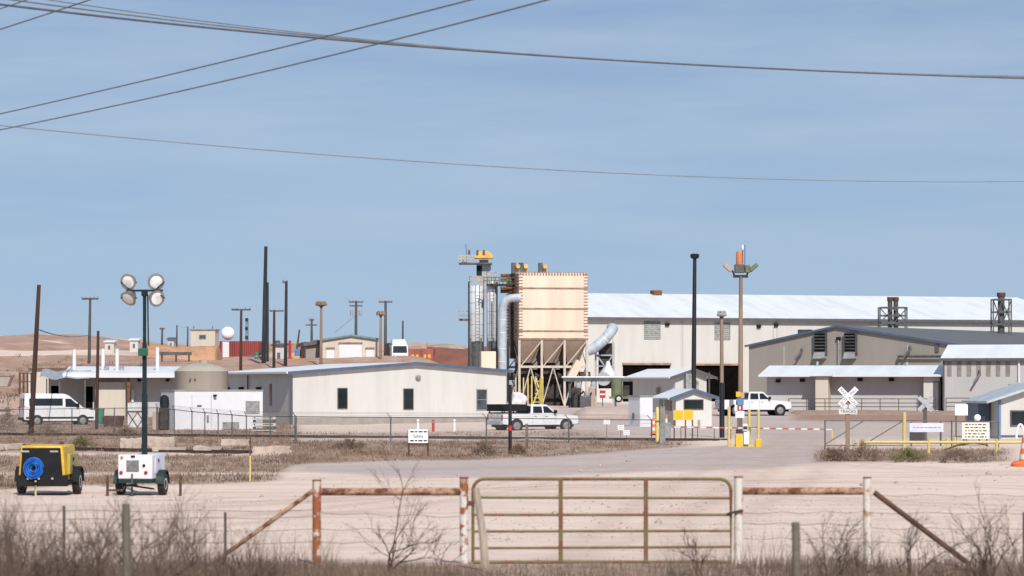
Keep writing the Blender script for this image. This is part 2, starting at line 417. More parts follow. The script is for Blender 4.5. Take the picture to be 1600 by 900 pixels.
RUTS = [[(1236, 662), (1240, 690), (1190, 712), (1000, 728), (700, 736), (440, 733), (200, 737)],
        [(1255, 668), (1262, 695), (1320, 724), (1450, 735), (1700, 742)],
        [(1210, 690), (1120, 712), (900, 740), (600, 790), (200, 830)],
        [(1225, 690), (1160, 722), (1080, 760), (990, 830), (950, 885)],
        [(1250, 690), (1255, 730), (1120, 800), (960, 880)],
        [(1700, 765), (1300, 752), (900, 758), (300, 790), (-60, 800)], [(1700, 800), (1200, 775), (700, 772), (100, 800)]]
def ruts_mask(X, Y, Z):
    m = np.zeros_like(X)
    sel = (Y > 41) & (Y < 215); x, y = X[sel], Y[sel]; mm = np.zeros_like(x)
    for rt in RUTS:
        pts = []
        for px, py in rt: yy = Yg(px, py); pts.append(((px - 800) / F * yy, yy))
        pts = np.array(pts); t0 = np.arange(len(pts)); tt_ = np.linspace(0, len(pts) - 1, 60)
        k = np.ones(7) / 7
        q = [np.interp(tt_, t0, pts[:, i]) for i in (0, 1)]; q = [np.convolve(np.pad(v, 3, mode='edge'), k, 'valid') for v in q]
        best = np.full(x.shape, 1e9); side = np.zeros_like(x)
        for i in range(59):
            ax, ay, bx, by = q[0][i], q[1][i], q[0][i + 1], q[1][i + 1]; dx, dy = bx - ax, by - ay; l2 = dx * dx + dy * dy + 1e-9
            u = np.clip(((x - ax) * dx + (y - ay) * dy) / l2, 0, 1); d = np.hypot(x - ax - u * dx, y - ay - u * dy); best = np.minimum(best, d)
        w_ = (fbm(x * .4, y * .3, 63) - .5) * .6
        mm = np.maximum(mm, np.exp(-((np.abs(best + w_) - .85) / .38) ** 2) * (.35 + .65 * fbm(x * .15, y * .1, 64)))
    m[sel] = mm; return m

rowsY = [8.0]
while rowsY[-1] < 6000: rowsY.append(rowsY[-1] * (1.0045 if rowsY[-1] < 800 else 1.03))
rowsY = np.array(rowsY); nc = 240
tt = np.linspace(-1, 1, nc); tt = np.sign(tt) * np.abs(tt) ** 1.5
XX = tt[None, :] * (30 + rowsY[:, None] * .55); YY = np.repeat(rowsY[:, None], nc, 1)
ZZ = h(XX, YY)
nr = len(rowsY); ii = np.arange((nr - 1) * nc).reshape(nr - 1, nc)[:, :-1].ravel()
quads = np.stack([ii, ii + 1, ii + nc + 1, ii + nc], 1).ravel()

gm = bpy.data.materials.new('ground_soil'); gm.use_nodes = True; MATS['ground_soil'] = gm
nt = gm.node_tree; b = nt.nodes['Principled BSDF']; b.inputs['Roughness'].default_value = .95; b.inputs['Specular IOR Level'].default_value = .1
at = nt.nodes.new('ShaderNodeAttribute'); at.attribute_name = 'zone'; sp = nt.nodes.new('ShaderNodeSeparateColor'); nt.links.new(at.outputs['Color'], sp.inputs[0])
tc = nt.nodes.new('ShaderNodeTexCoord')
def gnoise(scale, stretch, lo, hi, detail=6):
    mp = nt.nodes.new('ShaderNodeMapping'); mp.inputs['Scale'].default_value = stretch; nt.links.new(tc.outputs['Object'], mp.inputs[0])
    n = nt.nodes.new('ShaderNodeTexNoise'); n.inputs['Scale'].default_value = scale; n.inputs['Detail'].default_value = detail; n.inputs['Roughness'].default_value = .62
    nt.links.new(mp.outputs[0], n.inputs['Vector'])
    r = nt.nodes.new('ShaderNodeMapRange'); r.inputs[1].default_value = lo; r.inputs[2].default_value = hi; nt.links.new(n.outputs[0], r.inputs[0]); return r.outputs[0]
def gmix(fac, a, c):
    m = nt.nodes.new('ShaderNodeMix'); m.data_type = 'RGBA'
    nt.links.new(fac, m.inputs[0])
    for s_, i in ((a, 6), (c, 7)):
        if isinstance(s_, tuple): m.inputs[i].default_value = (*s_, 1)
        else: nt.links.new(s_, m.inputs[i])
    return m.outputs[2]
def gscale(f, k):
    m = nt.nodes.new('ShaderNodeMath'); m.operation = 'MULTIPLY'; nt.links.new(f, m.inputs[0]); m.inputs[1].default_value = k; return m.outputs[0]
rut = gnoise(.35, (.10, 1.6, 1), .56, .68)
streak = gnoise(.5, (.22, 1.0, 1), .40, .66)
fine = gnoise(1.6, (1, 1, 1), .35, .7, 9)
big = gnoise(.06, (.6, 1, 1), .42, .62)
dirt = gmix(streak, (.73, .578, .492), (.60, .458, .378))
dirt = gmix(gscale(fine, .35), dirt, (.50, .37, .305))
dirt = gmix(gscale(big, .4), dirt, (.70, .575, .485))
dirt = gmix(gscale(rut, .35), dirt, (.47, .31, .25))
roadc = gmix(streak, (.500, .420, .390), (.420, .345, .318))
roadc = gmix(gscale(fine, .35), roadc, (.32, .255, .228))
grassc = gmix(fine, (.270, .176, .125), (.135, .082, .058))
redc = gmix(fine, (.36, .205, .145), (.23, .14, .105))
c_ = gmix(sp.outputs[1], dirt, roadc); rutc = gmix(fine, (.44, .33, .265), (.33, .24, .19)); c_ = gmix(gscale(at.outputs['Alpha'], .55), c_, rutc); c_ = gmix(sp.outputs[2], c_, redc); c_ = gmix(sp.outputs[0], c_, grassc)
nt.links.new(c_, b.inputs['Base Color'])
bp = nt.nodes.new('ShaderNodeBump'); bp.inputs['Strength'].default_value = .5; bp.inputs['Distance'].default_value = .06
nt.links.new(fine, bp.inputs['Height']); nt.links.new(bp.outputs[0], b.inputs['Normal'])

ground = raw_mesh('ground', np.stack([XX.ravel(), YY.ravel(), ZZ.ravel()], 1), 4, quads, 'ground_soil')
g_, r_, d_ = ground_masks(XX, YY, ZZ)
ca = ground.data.color_attributes.new('zone', 'FLOAT_COLOR', 'POINT')
ca.data.foreach_set('color', np.stack([g_.ravel(), r_.ravel(), d_.ravel(), ruts_mask(XX, YY, ZZ).ravel()], 1).astype(np.float32).ravel())
ground.data.polygons.foreach_set('use_smooth', [True] * len(ground.data.polygons))
tag(ground, kind='structure')

def mound(name, px0, px1, ytop, Y, depth, m, seed, label=None, kind='structure', base=None, flat=.6):
    """an earth heap of its own: a bumpy loaf on the ground"""
    x0 = (px0 - 800) / F * Y; x1 = (px1 - 800) / F * Y; cx = (x0 + x1) / 2
    zt = ZC + (HOR - ytop) / F * Y; zb = base if base is not None else hz(cx, Y) - 1.0
    n, k = 70, 24; vs = []; fs = []
    for j in range(k):
        for i in range(n):
            u = i / (n - 1); v = j / (k - 1)
            e = min(1, (1 - abs(2 * u - 1)) / (1 - flat)) ** .6 * max(0, 1 - (2 * v - 1) ** 2) ** .7
            x = x0 + (x1 - x0) * u; y = Y + depth * (v - .5)
            zz = zb + (zt - zb) * e * (1 + .28 * (float(fbm(x * .25, y * .25, seed)) - .62))
            vs.append((x, y, zz))
    for j in range(k - 1):
        for i in range(n - 1): a = j * n + i; fs.append((a, a + 1, a + n + 1, a + n))
    o = MB().add(vs, fs).build(name, m); tag(o, kind=kind); return o
mound('red_dirt_hill', 650, 790, 542, 412, 26, 'red_soil', 31, base=3, flat=.86)
mound('orange_dirt_bank', 228, 348, 539.5, 412, 14, 'orange_soil', 37, base=4, flat=.9)
mound('brown_dirt_bank', 1225, 1640, 641, 246, 12, 'ground_soil', 44, base=-.4, flat=.9)
mound('gravel_heap', 885, 1003, 634, 238, 12, 'ground_soil', 47, base=-.6, flat=.5)
for o in COL.objects:
    if o.name.startswith(('brown_dirt_bank', 'gravel_heap')):
        ca = o.data.color_attributes.new('zone', 'FLOAT_COLOR', 'POINT'); nvv = len(o.data.vertices)
        ca.data.foreach_set('color', np.tile(np.array([.75, .2, .0, 0] if 'brown' in o.name else [0, .7, .25, 0], np.float32), nvv))

# ------------------------------------------------------------------ railway tracks
def track(name, label, a, b_, n_ties):
    a = Vector(a); b_ = Vector(b_); d = (b_ - a); d.z = 0; ln = d.length; rz = math.atan2(d.y, d.x)
    t = thing(name, label, 'railway track', (a.x, a.y, 0), rz)
    def zz(u): 
        p = Vector((a.x + math.cos(rz) * u, a.y + math.sin(rz) * u)); return hz(p.x, p.y)
    us = np.linspace(0, ln, 60); base = MB(); rails = [MB(), MB()]
    sm = [np.mean([zz(max(0, min(ln, u + k))) for k in (-6, -3, 0, 3, 6)]) for u in us]
    secs = []
    for u, z in zip(us, sm):
        secs.append([(u, -2.0, z - .4), (u, -1.45, z + .0), (u, 1.45, z + .0), (u, 2.0, z - .4)])
    vs = [p for s_ in secs for p in s_]; fs = []
    for i in range(len(secs) - 1):
        for k in range(3): fs.append((i * 4 + k, i * 4 + k + 1, (i + 1) * 4 + k + 1, (i + 1) * 4 + k))
    base.add(vs, fs); base.build('ballast', 'ballast', t)
    tie = MB()
    for i in range(n_ties):
        u = (i + .5) * ln / n_ties; z = np.interp(u, us, sm); tie.box(u - .11, u + .11, -1.25, 1.25, z - .1, z + .03)
    o = tie.build('tie', 'tie_wood', t); o['kind'] = 'stuff'
    for s_, rl in zip((-.72, .72), rails):
        vs = []; fs = []
        for u, z in zip(us, sm): vs += [(u, s_ - .06, z + .0), (u, s_ + .06, z + .0), (u, s_ + .04, z + .11), (u, s_ - .04, z + .11)]
        for i in range(len(us) - 1):
            for k in range(4): fs.append((i * 4 + k, i * 4 + (k + 1) % 4, (i + 1) * 4 + (k + 1) % 4, (i + 1) * 4 + k))
        rl.add(vs, fs).build('rail', 'rail_steel', t)
    return t
pa, pb = G(-60, Yg(-60, 679)), G(1130, Yg(1130, 688))
track('railway_track', 'rusty railway track running behind the chain link fence in front of the white building', pa, pb, 150)
pa, pb = G(-60, Yg(-60, 701)), G(400, Yg(400, 708))
track('railway_track', 'short rusty siding track in the dry grass behind the two trailers', pa, pb, 60)

# ------------------------------------------------------------------ buildings
class Bld:
    """a building whose front wall starts at its front left ground corner; u runs along the front, v into the depth"""
    def __init__(s, name, label, cat, px, py, Y, yaw, group=None):
        p = P(px, py, Y); s.a = p; s.rz = R(yaw); s.root = thing(name, label, cat, p, s.rz, group)
    def u(s, px, v=0.0):
        k = (px - 800) / F; c, n = math.cos(s.rz), math.sin(s.rz)
        return (k * s.a.y - s.a.x + v * (k * c + n)) / (c - k * n)
    def uz(s, px, py, v=0.0):
        u = s.u(px, v); Y = s.a.y + u * math.sin(s.rz) + v * math.cos(s.rz)
        return u, ZC + (HOR - py) / F * Y - s.a.z
    def rect(s, x0, y0, x1, y1, v=0.0):
        u0, za = s.uz(x0, y0, v); u1, zb = s.uz(x1, y1, v)
        return u0, u1, min(za, zb), max(za, zb)
    def part(s, mb, name, m, **k): return mb.build(name, m, s.root, **k)
    def window(s, x0, y0, x1, y1, v=0.0, frame='window_frame', glass='glass', fw=.07, name='window', bars=0, sill=True):
        u0, u1, z0, z1 = s.rect(x0, y0, x1, y1, v); fr = MB()
        fr.box(u0, u1, v - .06, v + .02, z1 - fw, z1); fr.box(u0, u1, v - .06, v + .02, z0, z0 + fw)
        fr.box(u0, u0 + fw, v - .06, v + .02, z0 + fw, z1 - fw); fr.box(u1 - fw, u1, v - .06, v + .02, z0 + fw, z1 - fw)
        for i in range(bars):
            zz = z0 + (z1 - z0) * (i + 1) / (bars + 1); fr.box(u0 + fw, u1 - fw, v - .05, v + .02, zz - fw / 3, zz + fw / 3)
        o = s.part(fr, name, frame)
        MB().box(u0 + fw, u1 - fw, v - .025, v + .01, z0 + fw, z1 - fw).build('pane', glass, o); return o
    def panel(s, x0, y0, x1, y1, name, m, v=0.0, t=.06, bevel=0):
        u0, u1, z0, z1 = s.rect(x0, y0, x1, y1, v); return s.part(MB().box(u0, u1, v - t, v + .01, z0, z1), name, m, bevel=bevel)
    def louvre(s, x0, y0, x1, y1, m='vent_grey', v=0.0, n=8, t=.12, name='louvre'):
        u0, u1, z0, z1 = s.rect(x0, y0, x1, y1, v); mb = MB().box(u0, u1, v - .02, v + .02, z0, z1)
        for i in range(n):
            zz = z0 + (z1 - z0) * (i + .5) / n; q = (z1 - z0) / n * .45
            mb.add([(u0 + .05, v - .03, zz + q), (u1 - .05, v - .03, zz + q), (u1 - .05, v - t, zz - q), (u0 + .05, v - t, zz - q)], [(0, 1, 2, 3)])
        mb.box(u0 - .06, u0, v - t, v + .02, z0, z1); mb.box(u1, u1 + .06, v - t, v + .02, z0, z1); mb.box(u0 - .06, u1 + .06, v - t, v + .02, z1, z1 + .06)
        return s.part(mb, name, m)

def gable_front(B, u_w, D, zl, zp, up, zr, wall, roof, trim, oh=.4, t=.16, front_oh=.35, deep=1.2):
    """gable end faces front: eaves at zl / zr, ridge at (up, zp)"""
    B.part(MB().prism([(0, -deep), (u_w, -deep), (u_w, zr), (up, zp), (0, zl)], 0, D, 'y'), 'wall', wall, smooth=False)
    sl = (zp - zl) / up; sr = (zp - zr) / (u_w - up)
    f, bk = -front_oh, D + .3
    rf = MB().slab([(-oh, f, zl - sl * oh + t), (up, f, zp + t), (up, bk, zp + t), (-oh, bk, zl - sl * oh + t)], t - .01)
    rf.slab([(up + .003, f, zp + t), (u_w + oh, f, zr - sr * oh + t), (u_w + oh, bk, zr - sr * oh + t), (up + .003, bk, zp + t)], t - .01)
    r = B.part(rf, 'roof', roof, smooth=False)
    tr = MB()
    th = .24
    for (a, za, c, zc) in ((-oh, zl - sl * oh, up, zp), (up, zp, u_w + oh, zr - sr * oh)):
        tr.prism([(a, za + t + .02), (c, zc + t + .02), (c, zc + t + .02 - th), (a, za + t + .02 - th)], f - .05, f - .004, 'y')
    tr.build('fascia', trim, r, smooth=False)
    ev = MB().box(-oh - .12, -oh - .004, f, bk, zl - sl * oh + .02, zl - sl * oh + t + .01)
    ev.build('gutter', roof, r, smooth=False)
    return r
def gable_side(B, u_w, D, ze, zp, wall, roof, trim, oh=.5, t=.14, end_oh=.3, ridge=.5, deep=1.2, th=.22):
    """ridge runs along the front"""
    vp = D * ridge
    B.part(MB().prism([(0, -deep), (D, -deep), (D, ze), (vp, zp), (0, ze)], 0, u_w, 'x'), 'wall', wall, smooth=False)
    sl = (zp - ze) / vp; sb = (zp - ze) / (D - vp); a, c = -end_oh, u_w + end_oh
    rf = MB().slab([(a, -oh, ze - sl * oh + t), (c, -oh, ze - sl * oh + t), (c, vp, zp + t), (a, vp, zp + t)], t - .01)
    rf.slab([(a, vp + .003, zp + t), (c, vp + .003, zp + t), (c, D + oh, ze - sb * oh + t), (a, D + oh, ze - sb * oh + t)], t - .01)
    r = B.part(rf, 'roof', roof, smooth=False)
    MB().box(a, c, -oh - .1, -oh - .004, ze - sl * oh + t - th, ze - sl * oh + t + .01).build('gutter', trim, r, smooth=False)
    return r
def wall_lamp(B, px, py, v=0.0, r=.16):
    u, z = B.uz(px, py, v)
    mb = MB().box(u - r, u + r, v - .28, v - .002, z - r * .7, z + r * .7)
    return B.part(mb, 'wall_lamp', 'black_plastic', bevel=.03)

# --- long white building with the blue trim (middle left)
B = Bld('metal_building', 'large white metal building with blue roof trim and three dark windows in its gable end', 'building', 457, 667, 218, 22)
uw = B.u(791); up, zp = B.uz(649, 569); zl = B.uz(457, 583.5)[1]; zr = B.uz(791, 581)[1]
gable_front(B, uw, 21, zl, zp, up, zr, 'white_siding', 'white_roof', 'blue_trim', oh=.45, front_oh=.3)
for (x0, x1, y0, y1, gl) in ((527, 543, 606, 639, 'glass'), (630, 646, 607, 640, 'glass'), (744, 761, 608, 641, 'glass_grey')):
    B.window(x0, y0, x1, y1, glass=gl, bars=0 if gl == 'glass' else 1, frame='dark_trim' if gl == 'glass' else 'window_frame', fw=.06)
u, z = B.uz(653, 590); B.part(MB().lathe([(.22, 0), (.22, .12), (.12, .26), (.02, .28)], (u, 0, z), dirv=(0, -1, 0)), 'vent_hood', 'vent_grey')
u0 = B.u(459); dp = MB().tube([(-.08, -.08, zl - .2), (-.08, -.08, 0)], .08); B.part(dp, 'downpipe', 'blue_trim')
dp = MB().tube([(-.12, 11.5, zl - .1), (-.12, 11.5, 0)], .07); B.part(dp, 'downpipe', 'dark_trim')
# openings in the receding left side
for v0, z0, z1, w in ((5.4, 1.6, 3.3, .5),):
    o = B.part(MB().box(-.05, .01, v0, v0 + w, z0, z1), 'side_window', 'glass')
for v0 in (8.2, 13.0, 17.0):
    B.part(MB().box(-.3, .01, v0, v0 + .5, 2.75, 3.05), 'wall_lamp', 'black_plastic')
B.part(MB().box(-.0, uw, -.05, -.003, -.6, B.uz(600, 652)[1]), 'base_band', 'base_grey', smooth=False)

# --- white office container in front of it
B = Bld('office_container', 'white steel office container with a grey grille behind the chain link fence', 'container', 273, 676, 193, 25)
uw = B.u(411); zt = B.uz(340, 611)[1]
B.part(MB().box(0, uw, 0, 3.0, -.3, zt), 'body', 'white_paint', bevel=.04)
B.part(MB().box(-.04, uw + .04, -.04, 3.04, zt, zt + .09), 'roof_rim', 'window_frame')
B.louvre(385, 628, 404, 646, n=6, t=.05); B.louvre(349, 661, 372, 671, n=3, t=.05)
wall_lamp(B, 335, 618, r=.1)
B.panel(308, 633, 315, 635, 'door_handle', 'dark_trim', t=.05); B.panel(323, 649, 326, 660, 'latch_bar', 'steel', t=.05)
u0, u1, z0, z1 = B.rect(300, 617, 330, 673)
for uu in (u0, u1): B.part(MB().box(uu - .012, uu + .012, -.012, -.002, z0, z1), 'door_joint', 'window_frame')

# --- round tank
B = Bld('storage_tank', 'round tan storage tank standing behind the white office container', 'tank', 310, 672, 215, 0)
Rr = 42 / S(215); zt = B.uz(310, 580)[1]
B.part(MB().lathe([(Rr, -.5), (Rr, zt - .03), (Rr * 1.01, zt), (Rr * .8, zt + .32), (Rr * .4, zt + .58), (.2, zt + .66)], (0, Rr, 0), seg=48), 'shell', 'tank_tan')
for dx in (-.62, -.25): B.part(MB().box(dx - .06, dx + .06, -.08, .06, zt - .7, zt - .55), 'nozzle', 'dark_trim')
B.part(MB().lathe([(.35, zt + .5), (.35, zt + .85), (.1, zt + .9)], (.2, Rr, 0)), 'hatch', 'tank_tan')

# --- low building at the left with the white porch roof
B = Bld('site_office', 'low cream office building with a white porch roof and shaded recessed wall', 'building', 72, 650, 250, 6)
uw = B.u(290); ze = B.uz(150, 589)[1]; D = 9
B.part(MB().box(B.u(140), uw, 2.2, 2.2 + D, -.8, ze), 'wall', 'grey_siding', smooth=False)
u0, u1 = B.u(78, 2.2), B.u(139, 2.2)
B.part(MB().box(u0 - .2, B.u(140) - .003, 3.6, 2.2 + D, -.8, ze - .02), 'recessed_wall', 'grey_siding', smooth=False)
r = MB().slab([(B.u(98, -.3), -.3, ze + .3), (uw + .3, -.3, ze + .3), (uw + .3, 2.2 + D, ze + 1.0), (B.u(98, -.3), 2.2 + D, ze + 1.0)], .14); B.part(r, 'roof', 'white_roof', smooth=False)
B.part(MB().box(B.u(98, -.3), uw + .3, -.36, -.304, ze - .06, ze + .34), 'fascia', 'white_paint', smooth=False)
# scalloped awning at the left end
aw = MB(); ua, ub = B.u(62, -.4), B.u(140, -.4); n = 26; vs = []; fs = []
for i in range(n + 1):
    x = ua + (ub - ua) * i / n; zz = ze + .05 + .16 * math.sin(i / n * math.pi * 4.2 + .5) * (1 - i / n)
    vs += [(x, -.9, zz - .12), (x, 3.6, zz + .55), (x, 3.6, zz + .49), (x, -.9, zz - .18)]
for i in range(n):
    for k in range(4): fs.append((i * 4 + k, i * 4 + (k + 1) % 4, i * 4 + 4 + (k + 1) % 4, i * 4 + 4 + k))
B.part(aw.add(vs, fs), 'awning', 'galv')
for px in (73, 93, 133): uu = B.u(px, -.7); B.part(MB().box(uu - .06, uu + .06, -.76, -.64, -.6, ze - .15), 'porch_post', 'dark_trim')
u0, u1, z0, z1 = B.rect(149, 597, 196, 651, .9); B.part(MB().box(u0, u1, .9, 2.25, -.6, z1), 'cream_bay', 'cream_siding', smooth=False)
uu = B.u(201, .2); B.part(MB().box(uu - .12, uu + .12, .1, .3, -.5, ze), 'brown_post', 'rust')
B.panel(133, 604, 145, 640, 'door', 'dark_inside', v=2.2, t=.05)
B.panel(80, 603, 92, 640, 'door', 'dark_inside', v=3.6, t=.05)
u, z = B.uz(207, 609, 2.0); B.part(MB().tube([(u, 2.05, z), (u, 2.05, z - 1.1)], .12), 'wall_pipe', 'white_paint')
wall_lamp(B, 218, 594, 2.2); wall_lamp(B, 262, 594, 2.2)
for px, y0 in ((116, 546), (161, 545), (183, 545), (246, 543)):
    v = 5.0; u, zt = B.uz(px, y0, v); o = B.part(MB().tube([(u, v, ze + .2), (u, v, zt)], .17, 12), 'vent_stack', 'white_paint')
for px, w in ((166, 8), (190, 7)):
    v = 4.5; u, z = B.uz(px, 579, v); B.part(MB().box(u - w / 36, u + w / 36, v, v + .8, ze + .3, z + .4), 'roof_unit', 'vent_grey', bevel=.05)
B = Bld('storage_shed', 'long cream shed with a brown roof edge behind the low porch building', 'building', 44, 640, 285, 4)
uw = B.u(212); ze = B.uz(100, 575)[1]
B.part(MB().box(0, uw, 0, 7, -2, ze), 'wall', 'cream_siding', smooth=False)
B.part(MB().slab([(-.3, -.5, ze + .22), (uw + .3, -.5, ze + .22), (uw + .3, 7.3, ze + .5), (-.3, 7.3, ze + .5)], .2), 'roof', 'bag_seam', smooth=False)

# --- small building with the green gable on the hill
B = Bld('garage_building', 'small cream garage with green roof edge and white roller door on the hillside', 'building', 504, 570, 398, 9)
uw = B.u(591); up, zp = B.uz(549, 524); zl = B.uz(504, 531)[1]; zr = B.uz(591, 530)[1]
gable_front(B, uw, 14, zl, zp, up, zr, 'cream_siding', 'white_roof', 'green_trim', oh=.35, t=.12)
for (x0, x1, y0, m_) in ((530, 565, 537, 'white_paint'), (510, 522, 545, 'white_paint'), (572, 584, 545, 'white_paint')):
    B.panel(x0, y0, x1, 571, 'roller_door' if x1 - x0 > 20 else 'door', m_, t=.08); B.panel(x0 - 1, y0 - 2.5, x1 + 1, y0 - .2, 'door_hood', 'bag_seam', t=.25)
u0 = B.u(476, 6); B.part(MB().box(u0, -.004, 4, 13, -1, zl - .2), 'side_wing', 'tan_siding', smooth=False)
B.part(MB().slab([(u0 - .4, 3.4, zl - .35), (-.01, 3.4, zl - .0), (-.01, 13.2, zl - .0), (u0 - .4, 13.2, zl - .35)], .5), 'wing_roof', 'dark_trim', smooth=False)

# --- beige cabin behind the orange bank
B = Bld('beige_cabin', 'small square beige cabin with one window above the orange dirt bank', 'building', 298, 545, 440, -4)
uw = B.u(336); zt = B.uz(310, 516)[1]
B.part(MB().box(0, uw, 0, 3.5, -1, zt), 'wall', 'cream_siding', smooth=False); B.part(MB().box(-.15, uw + .15, -.15, 3.6, zt, zt + .18), 'roof', 'bag_seam')
B.window(311, 523, 322, 530, glass='glass_grey', fw=.08)
for px in (301, 330): u, z = B.uz(px, 509); B.part(MB().tube([(u, 1, zt), (u, 1, z)], .06), 'roof_pipe', 'galv_dark')

# --- main plant hall
B = Bld('plant_hall', 'huge white plant hall with a long white roof and two dark open doorways', 'building', 906, 636, 358, 17)
uw = B.u(1680); u_, ze = B.uz(906, 496.5); D = 23
zt = B.uz(918, 460.5, 17.3)[1]
gable_side(B, uw, D, ze, zt, 'white_siding', 'white_roof', 'dark_trim', oh=.6, t=.2, ridge=.75, th=.32)
for (x0, x1, y0, y1) in ((1007, 1031, 503, 530), (1117, 1140, 505, 531)): B.louvre(x0, y0, x1, y1, n=9, t=.1)
B.panel(973, 570, 1047, 640, 'doorway_shade', 'dark_inside', t=.02); B.panel(1086, 571, 1154, 640, 'doorway_shade', 'dark_inside', t=.02)  # flat black panels paint the unlit interior seen through the doorways
B.panel(972, 567, 1048, 570.4, 'door_header', 'bag_seam', t=.3); B.panel(1085, 568, 1155, 571.2, 'door_header', 'bag_seam', t=.3)
for px, py in ((1042, 507), (1185, 510), (1212, 508)): wall_lamp(B, px, py, r=.28)
for px in (957, 1066, 1208, 1214, 1362): 
    u0 = B.u(px); B.part(MB().box(u0 - .06, u0 + .06, -.07, -.003, 0, ze), 'wall_joint', 'grey_siding')
u, z = B.uz(1024, 456, 17); B.part(MB().box(u - .6, u + .6, 16, 17.5, zt - .6, z + .2), 'roof_vent', 'rust', bevel=.08)
# --- steel stack frames on its front (in front of the roof)
def stack_frame(px, y0, y1, w, pipes, label, Y):
    p = P(px, y1, Y); k = S(Y); t = thing('exhaust_stack', label, 'exhaust stack', p, 0, 'rusty exhaust stacks in frames above the plant roof')
    H_ = (y1 - y0) / k; W = w / k / 2; r = .08; D_ = 1.6
    for sx in (-W, W):
        for sy in (0, D_): MB().box(sx - r, sx + r, sy - r, sy + r, -3, H_).build('leg', 'galv_dark', t)
    fr = MB()
    for zz in (H_ * .98, H_ * .5, .1):
        for sy in (0, D_): fr.box(-W, W, sy - .09, sy + .09, zz - .1, zz + .1)
    fr.bar((-W, -.02, .1), (0, -.02, H_ * .95), .14); fr.bar((W, -.02, .1), (0, -.02, H_ * .95), .14)
    fr.bar((-W, -.02, H_ * .95), (0, -.02, .1), .12); fr.bar((W, -.02, H_ * .95), (0, -.02, .1), .12)
    fr.build('frame', 'galv_dark', t)
    for dx, top, rad in pipes:
        MB().tube([(dx / k, .8, -3), (dx / k, .8, (y1 - top) / k)], rad, 14).build('flue', 'galv_dark', t)
        MB().tube([(dx / k, .8, (y1 - top) / k - .5), (dx / k, .8, (y1 - top) / k)], rad * 1.25, 14).build('flue_cap', 'dark_rust', t)
stack_frame(1396, 480, 506, 42, ((-4, 464, .3), (5, 464, .3)), 'pair of dark flues in a square rusty frame above the roof edge', 352)
stack_frame(1566, 467, 508, 28, ((0, 457, .42),), 'single grey flue in a tall narrow rusty frame at the right', 352)

# --- tan hall in front of it
B = Bld('tan_hall', 'tan metal hall with two dark hooded louvres in its wide gable end and grey roof', 'building', 1170, 642, 326, -33)
uw = B.u(1532); up, zp = B.uz(1309, 510.5); zl = B.uz(1170, 541)[1]; zr = B.uz(1532, 545)[1]
gable_front(B, uw, 55, zl, zp, up, zr, 'tan_siding', 'grey_roof', 'blue_trim', oh=.3, front_oh=.3)
for x0 in (1275, 1322):
    B.louvre(x0, 521, x0 + 17, 556, m='galv_dark', n=7, t=.5, name='hooded_louvre')
    u0, u1, z0, z1 = B.rect(x0, 521, x0 + 17, 556); B.part(MB().prism([(-.9, z0 - .3), (-.002, z0 - .3), (-.002, z0 + .4), (-.5, z0 + .4)], u0, u1, 'x'), 'louvre_hood', 'vent_grey')
u0, z = B.uz(1311, 528); B.part(MB().tube([(u0, -.15, z), (u0, -.15, 0)], .11), 'downpipe', 'vent_grey'); wall_lamp(B, 1311, 529, r=.25)
for px, py in ((1254, 553), (1423, 550)):
    u, z = B.uz(px, py); B.part(MB().tube([(u - .5, -.9, z - .7), (u + .2, -.5, z + .3), (u - .1, -.02, z + .6)], .13), 'flood_lamp', 'dark_trim')
B.panel(1462, 538, 1467, 550, 'wall_vent', 'dark_trim', t=.15)
for px in (1225, 1418): u0 = B.u(px); B.part(MB().box(u0 - .05, u0 + .05, -.06, -.003, 0, zl), 'wall_joint', 'grey_siding')
u, z = B.uz(1258, 515, 3); B.part(MB().box(u - .7, u + .7, 2.5, 3.5, z - 1.2, z), 'roof_vent', 'galv_dark')
B.part(MB().tube([(B.u(1403), -.4, B.uz(1405, 578)[1]), (B.u(1406), -.4, B.uz(1406, 557)[1]), (B.u(1475), -.4, B.uz(1475, 557)[1])], .13), 'wall_pipe', 'pole_grey')

# --- long low building with the white roof
B = Bld('shipping_office', 'long low grey building under a wide white roof with a cream porch block', 'building', 1198, 643, 262, -14)
uw = B.u(1470); zp = B.uz(1250, 573, 4)[1]; ze = B.uz(1198, 588, -1.7)[1]; ze = ze + (zp - ze) * 1.7 / 6.45
gable_side(B, uw, 9.5, ze, zp, 'grey_siding', 'white_roof', 'white_paint', oh=1.7, t=.12, end_oh=.5, ridge=.5, th=.16)
for px, py in ((1216, 595), (1254, 594), (1344, 593), (1393, 593)): wall_lamp(B, px, py, r=.22)
u0, u1, z0, z1 = B.rect(1274, 592, 1294, 640, -1.9); B.part(MB().box(u0, u1, -1.9, -.002, -.6, ze - .15), 'porch_block', 'cream_siding', smooth=False)
B.part(MB().slab([(u0 - .4, -2.3, ze - .1), (u1 + .4, -2.3, ze - .1), (u1 + .4, -.9, ze + .1), (u0 - .4, -.9, ze + .1)], .12), 'porch_roof', 'white_roof')
u0 = B.u(1443, -1.2); B.part(MB().box(u0, uw, -1.2, -.002, -.6, ze - .1), 'end_block', 'white_siding', smooth=False)
B.panel(1458, 596, 1470, 640, 'door', 'dark_trim', v=-1.2, t=.04)
for px, t_ in ((1277, 565), (1417, 566)): u, z = B.uz(px, t_, 4.5); B.part(MB().tube([(u, 4.5, zp - .2), (u, 4.5, z)], .12), 'roof_pipe', 'galv')

